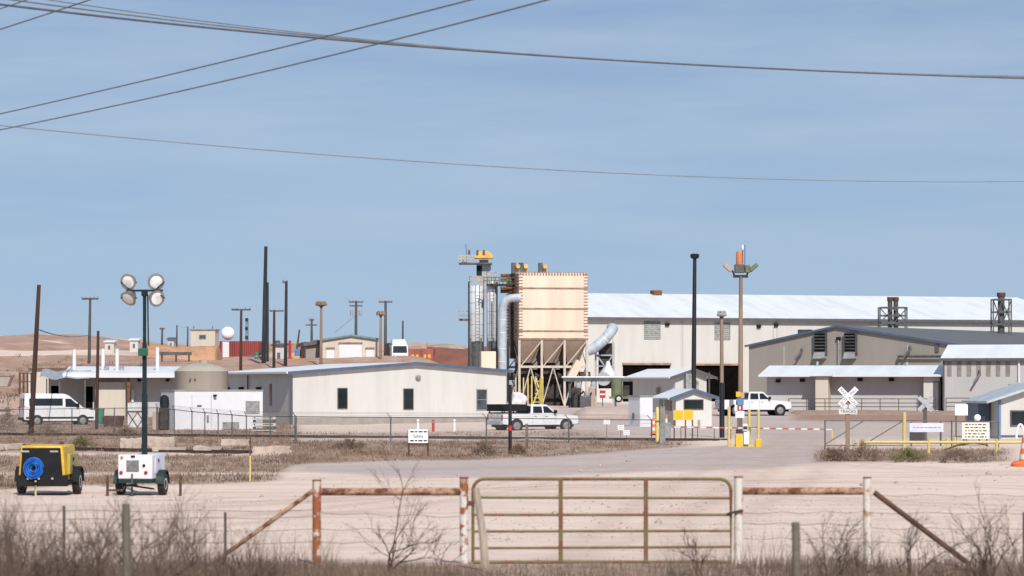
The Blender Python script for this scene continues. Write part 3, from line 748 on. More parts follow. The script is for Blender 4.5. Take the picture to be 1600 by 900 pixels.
# --- grey warehouse at the right
B = Bld('grey_warehouse', 'grey metal warehouse with a row of brown skylight panels under its white roof', 'building', 1475, 640, 256, -16)
uw = B.u(1592); ze = B.uz(1475, 561)[1]; zp = B.uz(1530, 541, 4.5)[1]
gable_side(B, uw + 14, 10, ze, zp, 'grey_siding', 'white_roof', 'dark_trim', oh=.35, t=.15, end_oh=.3)
for i in range(7):
    x0 = 1480 + i * 15.2; B.panel(x0, 565, x0 + 7, 588, 'skylight_panel', 'skylight_brown', t=.03)
u, z = B.uz(1530, 588); B.part(MB().tube([(u - .4, -.7, z - .6), (u + .1, -.4, z + .2), (u, -.02, z + .5)], .11), 'flood_lamp', 'dark_trim')
B.panel(1576, 601, 1585, 607, 'wall_unit', 'black_plastic', t=.3)
u = B.u(1592); B.part(MB().tube([(u, -.1, ze), (u, -.1, 0)], .1), 'downpipe', 'white_paint'); B.part(MB().box(-.1, .05, -.12, -.003, 0, ze), 'corner_trim', 'dark_trim')

# --- cabin behind the guard house
B = Bld('scale_house', 'cream cabin with a white ridged roof in front of the dark open doorways', 'building', 1055, 634, 248, 27)
uw = B.u(1104); up, zp = B.uz(1081, 578); zl = B.uz(1055, 587)[1]; zr = B.uz(1104, 587)[1]
gable_front(B, uw, 7.5, zl, zp, up, zr, 'white_siding', 'white_roof', 'dark_trim', oh=.8, front_oh=.5, t=.12)
for px in (1071, 1108): uu = B.u(px, -.4); B.part(MB().box(uu - .05, uu + .05, -.45, -.35, -.3, zl + .3), 'porch_post', 'dark_trim')
B.part(MB().box(-.3, .01, 2.6, 2.9, 1.0, 1.6), 'meter_box', 'vent_grey')

# --- guard house
B = Bld('guard_house', 'small white guard house with blue roof edge and a wide dark window', 'guard house', 1056, 667, 205, 12)
uw = B.u(1112); up, zp = B.uz(1084, 609.5); zl = B.uz(1056, 620)[1]; zr = B.uz(1112, 619)[1]
gable_front(B, uw, 5.2, zl, zp, up, zr, 'guard_white', 'white_roof', 'blue_trim', oh=.55, front_oh=.25, t=.10)
B.window(1068, 624, 1099, 640, frame='dark_trim', fw=.06)
B.part(MB().box(-.05, .01, 1.2, 3.0, 1.15, 1.95), 'side_window', 'glass')
B.part(MB().box(-.05, .01, 3.6, 4.6, 0, 1.95), 'side_door', 'vent_grey')
u, z = B.uz(1092, 656); B.part(MB().box(u - .08, u + .08, -.12, .01, 0, z), 'meter_post', 'vent_grey')

# --- white cabinet
B = Bld('utility_cabinet', 'tall white metal cabinet beside the guard house', 'cabinet', 1000, 665, 204, 24)
uw = B.u(1020); zt = B.uz(1000, 620)[1]
B.part(MB().box(0, uw, 0, 1.9, -.2, zt), 'body', 'white_paint', bevel=.03); B.part(MB().box(-.06, uw + .06, -.06, 1.96, zt, zt + .1), 'lid', 'window_frame')
B.part(MB().box(.06, uw - .06, -.03, .005, .15, zt - .1), 'door', 'white_paint'); B.part(MB().box(-.08, .01, .9, 1.1, .4, .9), 'latch', 'dark_trim')

# --- blue trimmed booth at the right edge
B = Bld('entry_booth', 'cream entry booth with pale blue roof and blue corner trim at the right edge', 'booth', 1562, 697, 163, 8)
uw = 4.8; up = 2.4; zl = B.uz(1562, 623)[1]; zp = zl + .75
B.part(MB().prism([(0, -.5), (uw, -.5), (uw, zl), (up, zp), (0, zl)], 0, 4, 'y'), 'wall', 'white_siding', smooth=False)
oh = .95; sl = .75 / 2.4
rf = MB().slab([(-oh, -.5, zl - sl * oh + .16), (up, -.5, zp + .16), (up, 4.3, zp + .16), (-oh, 4.3, zl - sl * oh + .16)], .14)
rf.slab([(up + .004, -.5, zp + .16), (uw + .5, -.5, zl - .16 + .16), (uw + .5, 4.3, zl), (up + .004, 4.3, zp + .16)], .14); r = B.part(rf, 'roof', 'duct_blue', smooth=False)
B.part(MB().box(-.08, .05, -.07, .03, -.3, zl), 'corner_trim', 'sign_blue')
B.part(MB().box(-.78, -.09, 1.6, 3.9, .9, zl - .25), 'recess_block', 'blue_trim')  # solid dark blue block added to stand for the dark recess here
B.window(1578, 641, 1640, 666, frame='dark_trim', fw=.07)
B.panel(1563, 680, 1640, 682.5, 'sill_band', 'dark_trim', t=.05)

# ------------------------------------------------------------------ process plant: dust collector, silos, ducts
B = Bld('dust_collector', 'big cream dust collector box on braced legs above tan hoppers', 'dust collector', 811, 634, 300, 9)
uw = B.u(918); D = 8.0; zb = B.uz(811, 531)[1]; zt = B.uz(811, 426)[1]
B.part(MB().box(0, uw, 0, D, zb, zt), 'bag_house', 'bag_cream', smooth=False, bevel=.03)
sm_ = MB()
for py in (450, 482, 517, 529):
    z = B.uz(811, py)[1]; sm_.box(-.05, uw + .05, -.07, -.003, z - .07, z + .07); sm_.box(-.07, -.003, -.05, D, z - .07, z + .07)
B.part(sm_, 'seam', 'bag_seam', smooth=False)
st = MB(); n = 22
for i in range(n):
    z = zb + (zt - zb) * (i + .5) / n
    st.box(-.10, .40, -.06, -.004, z - .035, z + .035); st.box(uw - .40, uw + .10, -.06, -.004, z - .035, z + .035)
    st.box(-.13, -.004, 0, D, z - .06, z + .06)
B.part(st, 'stiffener', 'bag_seam', smooth=False)
tl = MB()
for i in range(24): uu = uw * (i + .5) / 24; tl.box(uu - .07, uu + .07, -.08, -.004, zt - .25, zt + .12)
B.part(tl, 'top_lug', 'bag_seam', smooth=False)
zh = B.uz(811, 562)[1]
for i in range(3):
    a, c = uw * i / 3 + .02, uw * (i + 1) / 3 - .02; m_ = (a + c) / 2
    B.part(MB().frustum((a + .55, c - .55, D * .22, D * .78, zh - .3), (a, c, .05, D - .05, zb - .003)), 'hopper', 'hopper_tan', smooth=False)
    B.part(MB().box(m_ - .35, m_ + .35, D * .4, D * .6, zh - 1.3, zh - .3), 'rotary_valve', 'machine_dark'); B.part(MB().box(a + .5, c - .5, D * .35, D * .75, zh - 1.5, zh - .31), 'screw_trough', 'machine_dark')
cols = [0.05, uw / 3, 2 * uw / 3, uw - .05]
for v in (.15, D - .15):
    for uu in cols: B.part(MB().box(uu - .12, uu + .12, v - .12, v + .12, -.8, zb + (0.25 if v < 1 else 0)), 'leg', 'leg_cream')
br = MB(); zm = B.uz(811, 573)[1]
for v in (.15, D - .15):
    br.box(.2, uw - .2, v - .1, v + .1, zm - .12, zm + .12)
    for i in range(3):
        a, c = cols[i] + .1, cols[i + 1] - .1
        br.bar((a, v, zm), (c, v, zb - .2), .10); br.bar((a, v - .02, .2), ((a + c) / 2, v - .02, zm), .10); br.bar((c, v - .02, .2), ((a + c) / 2, v - .02, zm), .10)
for uu in (cols[0], cols[3]): br.bar((uu, .3, .2), (uu, D - .3, zm), .10); br.bar((uu, .3, zm), (uu, D - .3, .2), .16); br.bar((uu, .3, zm), (uu, D / 2, zb - .2), .09)
B.part(br, 'brace', 'leg_cream')
# screw conveyor, dark backing box and machinery below the hoppers
B.part(MB().tube([(-.5, D / 2, zh - 1.7), (uw + 1, D / 2, zh - 1.7)], .45, 12), 'screw_conveyor', 'machine_dark')
B.part(MB().box(.6, uw - .6, D * .55, D * .9, -.6, zh - 1.0), 'dark_backing', 'machine_dark', bevel=.1)  # made-up dark box, sized to add darkness under the hoppers
B.part(MB().box(uw * .3, uw * .42, D * .3, D * .5, -.6, 2.6), 'motor_cabinet', 'machine_dark', bevel=.08); B.part(MB().box(uw * .72, uw * .95, D * .4, D * .58, -.6, 2.0), 'motor_cabinet', 'machine_dark', bevel=.08)
u, z = B.uz(897, 575); B.part(MB().bar((u - .5, -.35, z - 1.1), (u + .5, -.35, z + .7), 1.0, .8), 'chute', 'bag_cream')
for px in (787, 818, 848):
    v = 2.5; u, z = B.uz(px if px > 800 else 806, 425, v)
    o = B.part(MB().box(u - .45, u - .05, v - .3, v + .3, zt, zt + 1.15), 'roof_valve', 'galv_dark')
    MB().lathe([(.22, 0), (.22, .4)], (u + .15, v - .3, zt + .75), dirv=(0, -1, 0), seg=14).build('valve_motor', 'machine_yellow', o)
    MB().box(u - .05, u + .5, v - .2, v + .2, zt + .1, zt + .6).build('valve_body', 'hopper_tan', o)

def silo(px, y0, y1, r_px, Y, label):
    p = P(px, 634, Y); k = S(Y); t = thing('silo', label, 'silo', p, 0, 'grey silos beside the dust collector')
    r = r_px / k; za, zc = (634 - y1) / k, (634 - y0) / k
    MB().lathe([(r * .25, za - r * 1.4), (r, za), (r, zc), (r * .9, zc + .12)], seg=32).build('shell', 'silo_grey', t)
    n = 5
    for i in range(n): z = za + (zc - za) * (i + .5) / n; MB().lathe([(r + .015, z - .03), (r + .015, z + .03)], seg=32).build('band', 'galv', t)
    MB().lathe([(r * .97, -1.5), (r * .97, za + .1)], seg=32).build('skirt', 'galv_dark', t)
    for a in range(4):
        x, y = r * .93 * math.cos(a * math.pi / 2 + .6), r * .93 * math.sin(a * math.pi / 2 + .6); MB().box(x - .12, x + .12, y - .12, y + .12, -1.5, za + .3).build('leg', 'galv_dark', t)
    lad = MB(); 
    for s_ in (-.22, .22): lad.box(s_ + r * .15 - .03, s_ + r * .15 + .03, -r - .25, -r - .19, za, zc + .8)
    for i in range(int((zc - za) / .35)): z = za + .2 + i * .35; lad.box(r * .15 - .22, r * .15 + .22, -r - .24, -r - .2, z - .02, z + .02)
    lad.build('ladder', 'galv', t)
    rl = MB(); 
    for zz in (zc + .6, zc + 1.1):
        rl.tube([(r * math.cos(2 * math.pi * i / 24), r * math.sin(2 * math.pi * i / 24), zz) for i in range(25)], .035, 5)
    for i in range(12): a = 2 * math.pi * i / 12; rl.tube([(r * math.cos(a), r * math.sin(a), zc), (r * math.cos(a), r * math.sin(a), zc + 1.1)], .03, 5)
    rl.build('top_rail', 'leg_cream', t)
    return t
s1 = silo(745, 448, 533, 11.5, 306, 'wide grey silo with ladder at the far left of the plant')
s2 = silo(768, 441, 533, 7.5, 304, 'narrow grey silo between the wide silo and the pale blue duct')
# platform on the side of the first silo
k = S(306); pl = MB(); x0, x1 = (717 - 745) / k, (733 - 745) / k; z0 = (634 - 501) / k
pl.box(x0, x1 + .1, -1.2, 1.2, z0, z0 + .18); pl.build('platform', 'galv_dark', s1)
pr = MB()
for zz in (.55, 1.05):
    pr.tube([(x1, -1.2, z0 + zz), (x0, -1.2, z0 + zz), (x0, 1.2, z0 + zz), (x1, 1.2, z0 + zz)], .04, 5)
for x in (x0, (x0 + x1) / 2, x1): pr.tube([(x, -1.2, z0), (x, -1.2, z0 + 1.05)], .04, 5)
pr.build('platform_rail', 'galv', s1)
# dark steel columns next to the silos
for px, lab in ((732.5, 'dark steel column left of the wide grey silo'), (776.5, 'tall black steel column right of the narrow silo')):
    p = P(px, 634, 301); o = MB().box(-.08, .08, -.08, .08, -1, (634 - 440) / S(301)).build('steel_column', 'black_steel'); o.location = p; tag(o, lab, 'column', 'dark steel columns by the silos')
# bucket elevator with the yellow head
Y = 309.5; k = S(Y); p = P(755, 634, Y); t = thing('bucket_elevator', 'tall grey bucket elevator with yellow head cover above the silos', 'elevator', p)
def ez(py): return (634 - py) / k
MB().box(-10 / k, 12 / k, 0, 1.2, ez(470), ez(412)).build('shaft', 'galv', t)
MB().box(-10.5 / k, -2 / k, -.06, -.003, ez(432), ez(415)).build('inspection_door', 'mast_green', t)
hd = [(math.cos(a) * 1.05 + .05, ez(404) + math.sin(a) * .85) for a in np.linspace(0, math.pi, 13)]
MB().prism(hd, -.2, 1.3, 'y').build('head_cover', 'machine_yellow', t, bevel=.06)
MB().box(-38 / k, 14 / k, -.9, 1.6, ez(413), ez(411)).build('platform', 'galv_dark', t)
tr = MB()
for zz in (ez(400), ez(405)): tr.tube([(-14 / k, -.9, zz), (-38 / k, -.9, zz), (-38 / k, 1.6, zz), (-14 / k, 1.6, zz)], .045, 5)
for x in (-38, -30, -22, -14): tr.tube([(x / k, -.9, ez(411)), (x / k, -.9, ez(400))], .045, 5)
tr.build('platform_rail', 'leg_cream', t)
MB().box(-34 / k, -26 / k, -.5, .5, ez(411), ez(402)).build('control_box', 'galv', t)
MB().tube([(-26 / k, .3, ez(411)), (-27 / k, .3, ez(381))], .035, 5).build('antenna', 'galv_dark', t)
for x in (-22, -9, 1): MB().box(x / k - .12, x / k + .12, -.3, 0, ez(398), ez(391)).build('drive_bracket', 'galv_dark', t)
MB().box(-6 / k, 8 / k, -.3, .9, ez(411), ez(406)).build('motor', 'machine_dark', t)
# top walkway clutter between silos and collector
Y = 302; t = thing('pipe_bridge', 'brown pipe bridge linking the silo tops to the dust collector', 'pipe bridge', P(790, 634, Y))
def bz(py): return (634 - py) / S(Y)
def bx_(px): return (px - 790) / S(Y)
MB().box(bx_(760), bx_(812), .8, 2.6, bz(446), bz(443)).build('deck', 'machine_dark', t)
for py in (430, 437, 450, 455): MB().tube([(bx_(782), .9 + (py % 3) * .3, bz(py)), (bx_(812), 1.2, bz(py - 1))], .17, 8).build('pipe', 'rust', t)
rr = MB()
for py in (433, 438): rr.tube([(bx_(755), .7, bz(py)), (bx_(800), .7, bz(py))], .05, 5)
for px in range(756, 802, 6): rr.tube([(bx_(px), .7, bz(443)), (bx_(px), .7, bz(433))], .05, 5)
rr.build('hand_rail', 'olive', t)
MB().box(bx_(796), bx_(806), 1.3, 2.8, bz(560), bz(446)).build('riser', 'machine_dark', t)
# pale blue duct with elbow
Y = 297; t = thing('air_duct', 'pale blue vertical air duct bending into the dust collector', 'duct', P(786, 634, Y)); k = S(Y)
def dzz(py): return (634 - py) / k
pts = [(-1 / k, 0, -1), (-1 / k, 0, dzz(485))] + [(-1 / k + (1 - math.cos(a)) * 14 / k, 0, dzz(485) + math.sin(a) * 19 / k) for a in np.linspace(.2, math.pi / 2, 7)] + [(26 / k, .3, dzz(465))]
MB().tube(pts, 6.4 / k, 20).build('pipe', 'duct_blue', t)
for py in (500, 520, 545, 565): MB().lathe([(6.8 / k, dzz(py) - .05), (6.8 / k, dzz(py) + .05)], (-1 / k, 0, 0), seg=20).build('flange', 'silo_grey', t)
# cream bin between silos
B = Bld('cream_bin', 'cream square bin below the silos behind the blue roof edge', 'bin', 752, 634, 296, 6)
u0, u1, z0, z1 = B.rect(752, 549, 775, 600); B.part(MB().box(u0, u1, 0, 2, z0, z1), 'box', 'bag_cream', bevel=.04); B.part(MB().frustum((u0 + .5, u1 - .5, .7, 1.3, z0 - 1.2), (u0, u1, 0, 2, z0 - .003)), 'outlet', 'bag_cream')
for uu in (u0 + .1, u1 - .1): B.part(MB().box(uu - .1, uu + .1, .05, .25, -.6, z0), 'leg', 'leg_cream')
# right hand inclined duct on a dark frame
Y = 330; k = S(Y); t = thing('inclined_duct', 'pale inclined duct rising into the plant hall wall on a dark frame', 'duct', P(940, 634, Y))
def q(px, py, d=0.0): return ((px - 940) / k, d, (634 - py) / k)
MB().tube([q(918, 548, -.6), q(926, 546, -.6), q(945, 530, -.3), q(954, 519, 0), q(958, 513, 1.0), q(957, 512, 2.6)], 8.3 / k, 18).build('pipe', 'duct_blue', t)
MB().tube([q(944, 531.3, -.32), q(945.4, 530, -.3)], 8.8 / k, 18).build('flange', 'silo_grey', t)
for px in (931, 959): MB().bar(q(px, 640, .6), q(px, 534, .6), .22).build('support_leg', 'galv', t)
fr = MB()
for py in (555, 572, 590): fr.bar(q(930, py, .6), q(960, py, .6), .16)
fr.bar(q(933, 590, .5), q(958, 555, .5), .14); fr.bar(q(958, 590, .5), q(933, 555, .5), .14); fr.build('brace', 'galv', t)
MB().box((936 - 940) / k, (957 - 940) / k, .9, 2.4, 2.0, (634 - 536) / k).build('fan_tower', 'machine_dark', t)
MB().lathe([(.95, 0), (.95, .4), (.3, 1.4), (.22, 1.9)], q(950, 590, 0), seg=18).build('fan_cone', 'white_paint', t)
MB().lathe([(.8, 0), (.8, .8)], q(943, 592, -.3), dirv=(0, -1, 0), seg=18).build('fan_scroll', 'galv', t)
# pipe rack
Y = 285; k = S(Y); t = thing('pipe_rack', 'low grey pipe rack running from the dust collector to the open doorway', 'pipe rack', P(940, 640, Y))
def q(px, py, d=0.0): return ((px - 940) / k, d, (640 - py) / k)
MB().box((880 - 940) / k, (1003 - 940) / k, 0, .8, (640 - 596) / k, (640 - 591) / k).build('beam', 'galv_dark', t)
for d in (.1, .4, .7): MB().tube([q(878, 589.5, d), q(1004, 589.5, d)], .1, 8).build('pipe', 'galv', t)
for px in (890, 925, 962, 1000): MB().bar(q(px, 646, .4), q(px, 595, .4), .2).build('post', 'galv_dark', t)
# machinery seen below the rack
for px, py, w, h_, m_, lab in ((900, 606, 16, 30, 'machine_dark', 'dark rusty pump set under the left end of the pipe rack'), (925, 604, 10, 30, 'hopper_tan', 'tan upright filter unit under the middle of the pipe rack'), (912, 618, 22, 16, 'galv_dark', 'low grey compressor block under the pipe rack')):
    k = S(283); t = thing('pump_unit', lab, 'machine', P(px, 640, 283 + px % 3), 0, 'machines under the pipe rack')
    MB().box(-w / k / 2, w / k / 2, 0, 1.2, .15, (640 - py) / k).build('housing', m_, t, bevel=.12)
    MB().box(-w / k / 2 - .1, w / k / 2 + .1, -.1, 1.3, -.4, .15).build('skid', 'galv_dark', t)
    MB().lathe([(.3, -.2), (.3, .3), (.15, .5)], (w / k / 4, .6, (640 - py) / k), seg=14).build('cap', 'galv', t)
    MB().tube([(-w / k / 3, -.2, .3), (-w / k / 3, -.2, 1.4), (0, .2, 1.8)], .1, 8).build('hose', 'black_plastic', t)
# yellow stair tower
Y = 286; k = S(Y); t = thing('stair_tower', 'bright yellow open stair tower in front of the collector legs', 'stair tower', P(840, 640, Y))
for px in (831, 837, 848): MB().bar(((px - 840) / k, 0 if px != 837 else .9, -.3), ((px - 840) / k, 0 if px != 837 else .9, (640 - 588) / k), .13).build('post', 'pole_yellow', t)
ys = MB(); 
for i in range(7): z = .3 + i * .42; ys.box(-9 / k + i * .1, 8 / k, .1, .8, z, z + .08)
ys.bar((-9 / k, .05, .2), (8 / k, .05, 3.2), .12); ys.bar((8 / k, .05, .2), (-2 / k, .05, 3.2), .12)
ys.build('steps', 'pole_yellow', t); MB().box(3 / k, 8 / k, -.1, -.04, .5, 3.1).build('guard_panel', 'yellow_shaded', t)
for px in (806, 818, 825): MB().bar(((px - 840) / k, .3, -.3), ((px - 840) / k, .3, (640 - 590) / k), .12).build('handrail_post', 'pole_yellow' if px > 810 else 'leg_cream', t)
# white tarped pile
o = MB().sphere((0, 0, .6), 1.25, 22, 12, (.75, .6, 1.25)); 
o.v = [(x + .18 * math.sin(5 * z), y, max(-.3, z + .2 * (float(fbm(x * 1.5, z * 1.5, 61)) - .5))) for x, y, z in o.v]
o = o.build('bulk_bag', 'tarp_white'); o.location = P(809, 648, 262); tag(o, 'crumpled white bulk bag slumped behind the pickup bed', 'bag')

# ------------------------------------------------------------------ hill top: container, dome, trucks, machines
B = Bld('shipping_container', 'red shipping container on the hill below the white dome', 'container', 344, 560, 420, -8)
uw = B.u(404); zt = B.uz(344, 533)[1]; B.part(MB().box(0, uw, 0, 2.4, 0, zt), 'body', 'container_red', bevel=.05)
u0, u1, z0, z1 = B.rect(348, 534, 358, 557); B.part(MB().box(u0, u1, -.06, -.003, .1, zt - .1), 'white_door', 'white_paint')
B.panel(386, 554, 399, 558, 'vent', 'blue_trim', t=.05); B.part(MB().box(-.08, .04, -.08, 0, 0, zt), 'corner_post', 'maroon')
o = MB().sphere((0, 0, 0), 10.5 / S(422), 24, 14).build('radome', 'sphere_white', None); o.location = P(356, 521, 422); tag(o, 'round white dome resting on the red container roof', 'dome')
t = thing('conveyor', 'dark low conveyor lying along the orange dirt bank', 'conveyor', P(275, 556, 396), R(4)); k = S(396)
MB().box(-26 / k, 24 / k, 0, .8, .1, .55).build('belt', 'galv_dark', t)
for x in (-22, 0, 20): MB().box(x / k - .1, x / k + .1, .1, .7, -.9, .1).build('leg', 'machine_dark', t)
MB().bar((-27 / k, .4, .5), (-18 / k, .4, .2), .3).build('head_drum', 'machine_dark', t)
B = Bld('shipping_container', 'faded red container with yellow marks beside the semi truck on the hill', 'container', 637, 568, 404, -6)
uw = B.u(677); zt = B.uz(637, 545)[1]; B.part(MB().box(0, uw, 0, 2.4, -.5, zt), 'body', 'container_faded', bevel=.05)
for px in (643, 650, 662, 669): B.panel(px, 554, px + 4, 559, 'yellow_mark', 'sign_yellow', t=.04)
u, z = B.uz(661, 536); B.part(MB().box(u - .45, u + .45, .5, 1.4, zt, z), 'roof_box', 'hopper_tan', bevel=.05)
for px0, px1, y0, y1, Y_, wm, rm, lab in ((164, 178, 535, 546, 470, 'cream_siding', 'sign_lilac', 'small far shed with lilac roof left of the light tower mast'), (203, 216, 532, 544, 480, 'white_siding', 'white_roof', 'tiny white far shed just left of the light tower mast'),
        (426, 446, 541, 563, 410, 'white_siding', 'galv_dark', 'small white shed with dark roof between the hill poles'), (262, 272, 531, 542, 470, 'grey_siding', 'dark_trim', 'tiny grey shed between the two thin posts')):
    B = Bld('far_shed', lab, 'shed', px0, y1, Y_, -3, 'small sheds on the far skyline'); uw = B.u(px1); zt = B.uz(px0, y0)[1]
    B.part(MB().box(0, uw, 0, 2, -2, zt), 'wall', wm, smooth=False); B.part(MB().slab([(-.2, -.3, zt + .2), (uw + .2, -.3, zt + .2), (uw + .2, 2.3, zt + .45), (-.2, 2.3, zt + .45)], .18), 'roof', rm, smooth=False)
    B.panel(px0 + (px1 - px0) * .35, y0 + (y1 - y0) * .45, px0 + (px1 - px0) * .6, y1, 'door', 'dark_trim', t=.04)
for px, py, r_, hh_, m_, lab in ((401, 563, 3.2, 13, 'bin_green', 'pale green upright drum right of the red container'), (434, 541, 4, 9, 'galv_dark', 'dark round tank on the roof line of the small white shed'), (409, 562, 4, 12, 'maroon', 'dark red drum below the tallest pole'), (474, 562, 3, 16, 'orange', 'orange upright gas cylinder rack right of the small forklift')):
    Y_ = 408 if px != 434 else 414; kk = S(Y_); t = thing('storage_drum', lab, 'drum', P(px, py, Y_), 0, 'drums and tanks on the hillside')
    MB().lathe([(r_ / kk, -1.2), (r_ / kk, hh_ / kk * .9), (r_ / kk * .6, hh_ / kk)], seg=14).build('body', m_, t); MB().lathe([(r_ / kk * 1.05, hh_ / kk * .45), (r_ / kk * 1.05, hh_ / kk * .55)], seg=14).build('hoop', 'galv', t)
# semi truck facing the camera
Y = 402; k = S(Y); t = thing('semi_truck', 'white semi truck cab facing the road on the hill beside the garage', 'truck', P(624, 575, Y), R(90 + 180 + 8))
# local x forward, y left
MB().frustum((-2.2, 1.2, -1.2, 1.2, 1.0), (-2.2, .7, -1.15, 1.15, 3.3)).build('cab', 'car_white', t, bevel=.12)
MB().frustum((-2.2, .6, -1.1, 1.1, 3.3), (-2.2, -.6, -.95, .95, 4.1)).build('roof_fairing', 'car_white', t, bevel=.15)
MB().frustum((1.2, 2.6, -1.05, 1.05, .7), (.9, 2.4, -.95, .95, 2.0)).build('hood', 'car_white', t, bevel=.15)
MB().add([(1.02, -1.0, 2.15), (1.02, 1.0, 2.15), (.76, .95, 3.1), (.76, -.95, 3.1)], [(0, 1, 2, 3)]).build('windshield', 'glass', t)
MB().box(2.5, 2.62, -.7, .7, .9, 1.7).build('grille', 'black_plastic', t); MB().box(2.5, 2.8, -1.15, 1.15, .45, .8).build('bumper', 'galv', t)
for y in (-.8, .8): MB().box(2.5, 2.64, y - .18, y + .18, 1.1, 1.35).build('headlight', 'lamp_glass', t)
for x in (1.7, -1.6):
    for y in (-1.15, 1.15):
        w = MB().lathe([(.3, -.16), (.5, -.14), (.5, .14), (.3, .16)], (x, y, .5), 'y', 18).build('wheel', 'rubber', t)
MB().box(-8.5, -2.6, -1.25, 1.25, 1.1, 3.6).build('trailer_box', 'galv_dark', t, bevel=.05)
# red lump rows on top of the red hill: pale rock boxes
# yellow loader and drums
Y = 405; k = S(Y); t = thing('forklift', 'small yellow forklift with orange mast beside the garage', 'forklift', P(466, 566, Y), R(-10))
MB().box(-.75, .75, 0, 1.0, .2, .85).build('body', 'machine_yellow', t, bevel=.1); MB().box(-.55, .25, .1, .9, .85, 1.9).build('cab', 'sign_blue', t, bevel=.05); MB().box(.6, .8, .1, .9, .1, 2.2).build('mast', 'orange', t)
for x in (-.5, .5): MB().lathe([(.28, -.1), (.28, .1)], (x, -.05, .25), 'y', 14).build('wheel', 'rubber', t)
MB().box(.8, 1.5, .2, .8, .1, .18).build('fork', 'machine_dark', t)
o = MB().tube([(0, 0, 0), (0, 0, 3.1)], [.22, .2], 10); o = o.build('marker_post', 'red'); o.location = P(453, 566, 404); tag(o, 'stout red and white marker post left of the small forklift', 'post')
t = thing('timber_rack', 'brown open timber rack on the slope left of the cream shed', 'timber rack', P(40, 606, 275)); k = S(275)
for x in (-9, -3, 3, 9): MB().box(x / k - .08, x / k + .08, -.08, .08, -.6, 24 / k).build('post', 'dark_rust', t)
MB().box(-10 / k, 10 / k, -.1, .1, 22 / k, 24 / k).box(-10 / k, 10 / k, -.1, .1, 9 / k, 10.5 / k).build('beam', 'dark_rust', t)
B = Bld('tan_skip', 'tan steel skip bin half cut off by the left edge', 'skip', -16, 606, 268, 0); u0, u1, z0, z1 = B.rect(-16, 586, 18, 604)
B.part(MB().frustum((u0 + .3, u1 - .4, 0, 1.6, z0), (u0, u1, -.1, 1.8, z1)), 'body', 'tank_tan', bevel=.04); B.part(MB().box(u0 - .05, u1 + .05, -.16, -.06, z1 - .12, z1 + .02), 'rim', 'bag_seam')

# ------------------------------------------------------------------ poles
def cross_pole(px0, y0, px1, y1, Y, w, m, label, arms=(), extra=None, sink=2.0, cap=False, name='utility_pole', cat='utility pole', group='wooden utility poles and masts across the yard'):
    a = P(px1, y1, Y); top = P(px0, y0, Y); t = thing(name, label, cat, a, 0, group); v = top - a; r = w / S(Y) / 2
    d = v.normalized()
    MB().tube([-d * sink, v * .5, v], [r * 1.15, r, r * .8], 12).build('shaft', m, t)
    k = S(Y)
    for (py, hw, off) in arms:
        zz = (y1 - py) / k; xx = v.x * zz / v.z
        MB().box(xx + (off - hw) / k, xx + (off + hw) / k, -.16, -.04, zz - .09, zz + .09).build('crossarm', 'pole_grey', t)
        ins = MB()
        for q_ in (-.92, -.45, .45, .92): ins.lathe([(.05, 0), (.09, .1), (.05, .28)], (xx + (off + hw * q_) / k, -.1, zz + .09), seg=8)
        ins.build('insulator', 'galv', t)
    if cap: MB().box(v.x - r * 1.6, v.x + r * 1.6, -r * 1.6, r * 1.6, v.z - .25, v.z + .05).build('cap', 'pole_dark', t)
    return t, k
cross_pole(61, 445, 49, 671, 172, 7.5, 'pole_wood', 'thick brown leaning pole in front of the white passenger van')
cross_pole(141, 465, 139, 590, 300, 4.6, 'pole_grey', 'grey pole with one crossarm rising behind the cream shed', ((467, 13, 0),))
cross_pole(153.5, 517, 151, 668, 192, 5.2, 'pole_wood', 'short brown pole beside the green bin')
cross_pole(377, 483, 376, 590, 330, 4.5, 'pole_wood', 'brown pole with a wide crossarm in front of the red container', ((484, 15, 0),))
cross_pole(415.5, 385, 412, 562, 385, 6.4, 'pole_dark', 'tallest dark pole on the hill, rising far above the others')
cross_pole(418.5, 441, 418, 562, 392, 3.8, 'pole_dark', 'thin dark pole standing right against the tallest pole')
cross_pole(428.5, 484, 428, 574, 372, 4.4, 'pole_wood', 'brown pole with a crossarm just right of the tallest pole', ((486, 11, 4),))
cross_pole(447.5, 438, 446, 574, 376, 5.0, 'pole_dark', 'tall black pole with a small top bracket left of the garage', ((441, 3.5, -2.5),))
cross_pole(468, 515, 462, 560, 420, 3.2, 'pole_grey', 'short grey leaning post above the small forklift')
cross_pole(487, 498, 487, 545, 440, 3.8, 'pole_grey', 'short pole with two crossarms behind the garage wing', ((500, 4, 0), (508, 9, 0)))
t, k = cross_pole(556.5, 470, 556, 545, 430, 4.4, 'pole_grey', 'pole with two crossarms and pale transformers behind the green gable', ((472, 11.5, 0), (478, 10, 0)))
for x in (-6.5, 7): MB().lathe([(.22, 0), (.25, .1), (.25, .75), (.1, .85)], (x / k, 0, (545 - 493) / k), seg=12).build('transformer', 'galv', t)
MB().tube([(0, 0, (545 - 492) / k), (-33 / k, 0, (545 - 520) / k)], .04, 5).build('guy_wire', 'wire_grey', t)
cross_pole(602.5, 470, 602, 572, 412, 4.6, 'pole_grey', 'pole with one crossarm beside the semi truck cab', ((472, 10.5, 0),))
cross_pole(629.5, 501, 629, 560, 425, 3.2, 'pole_grey', 'thin plain grey post above the semi truck cab')
cross_pole(253.5, 512, 253, 548, 430, 3.2, 'pole_grey', 'small grey T shaped post behind the light tower mast', ((514, 4, 0),))
cross_pole(276.5, 508, 276, 550, 430, 2.6, 'pole_grey', 'thin post left of the beige cabin, first of a pair', sink=3)
cross_pole(293.5, 510, 293, 550, 430, 2.6, 'pole_grey', 'thin post touching the left side of the beige cabin', sink=3)
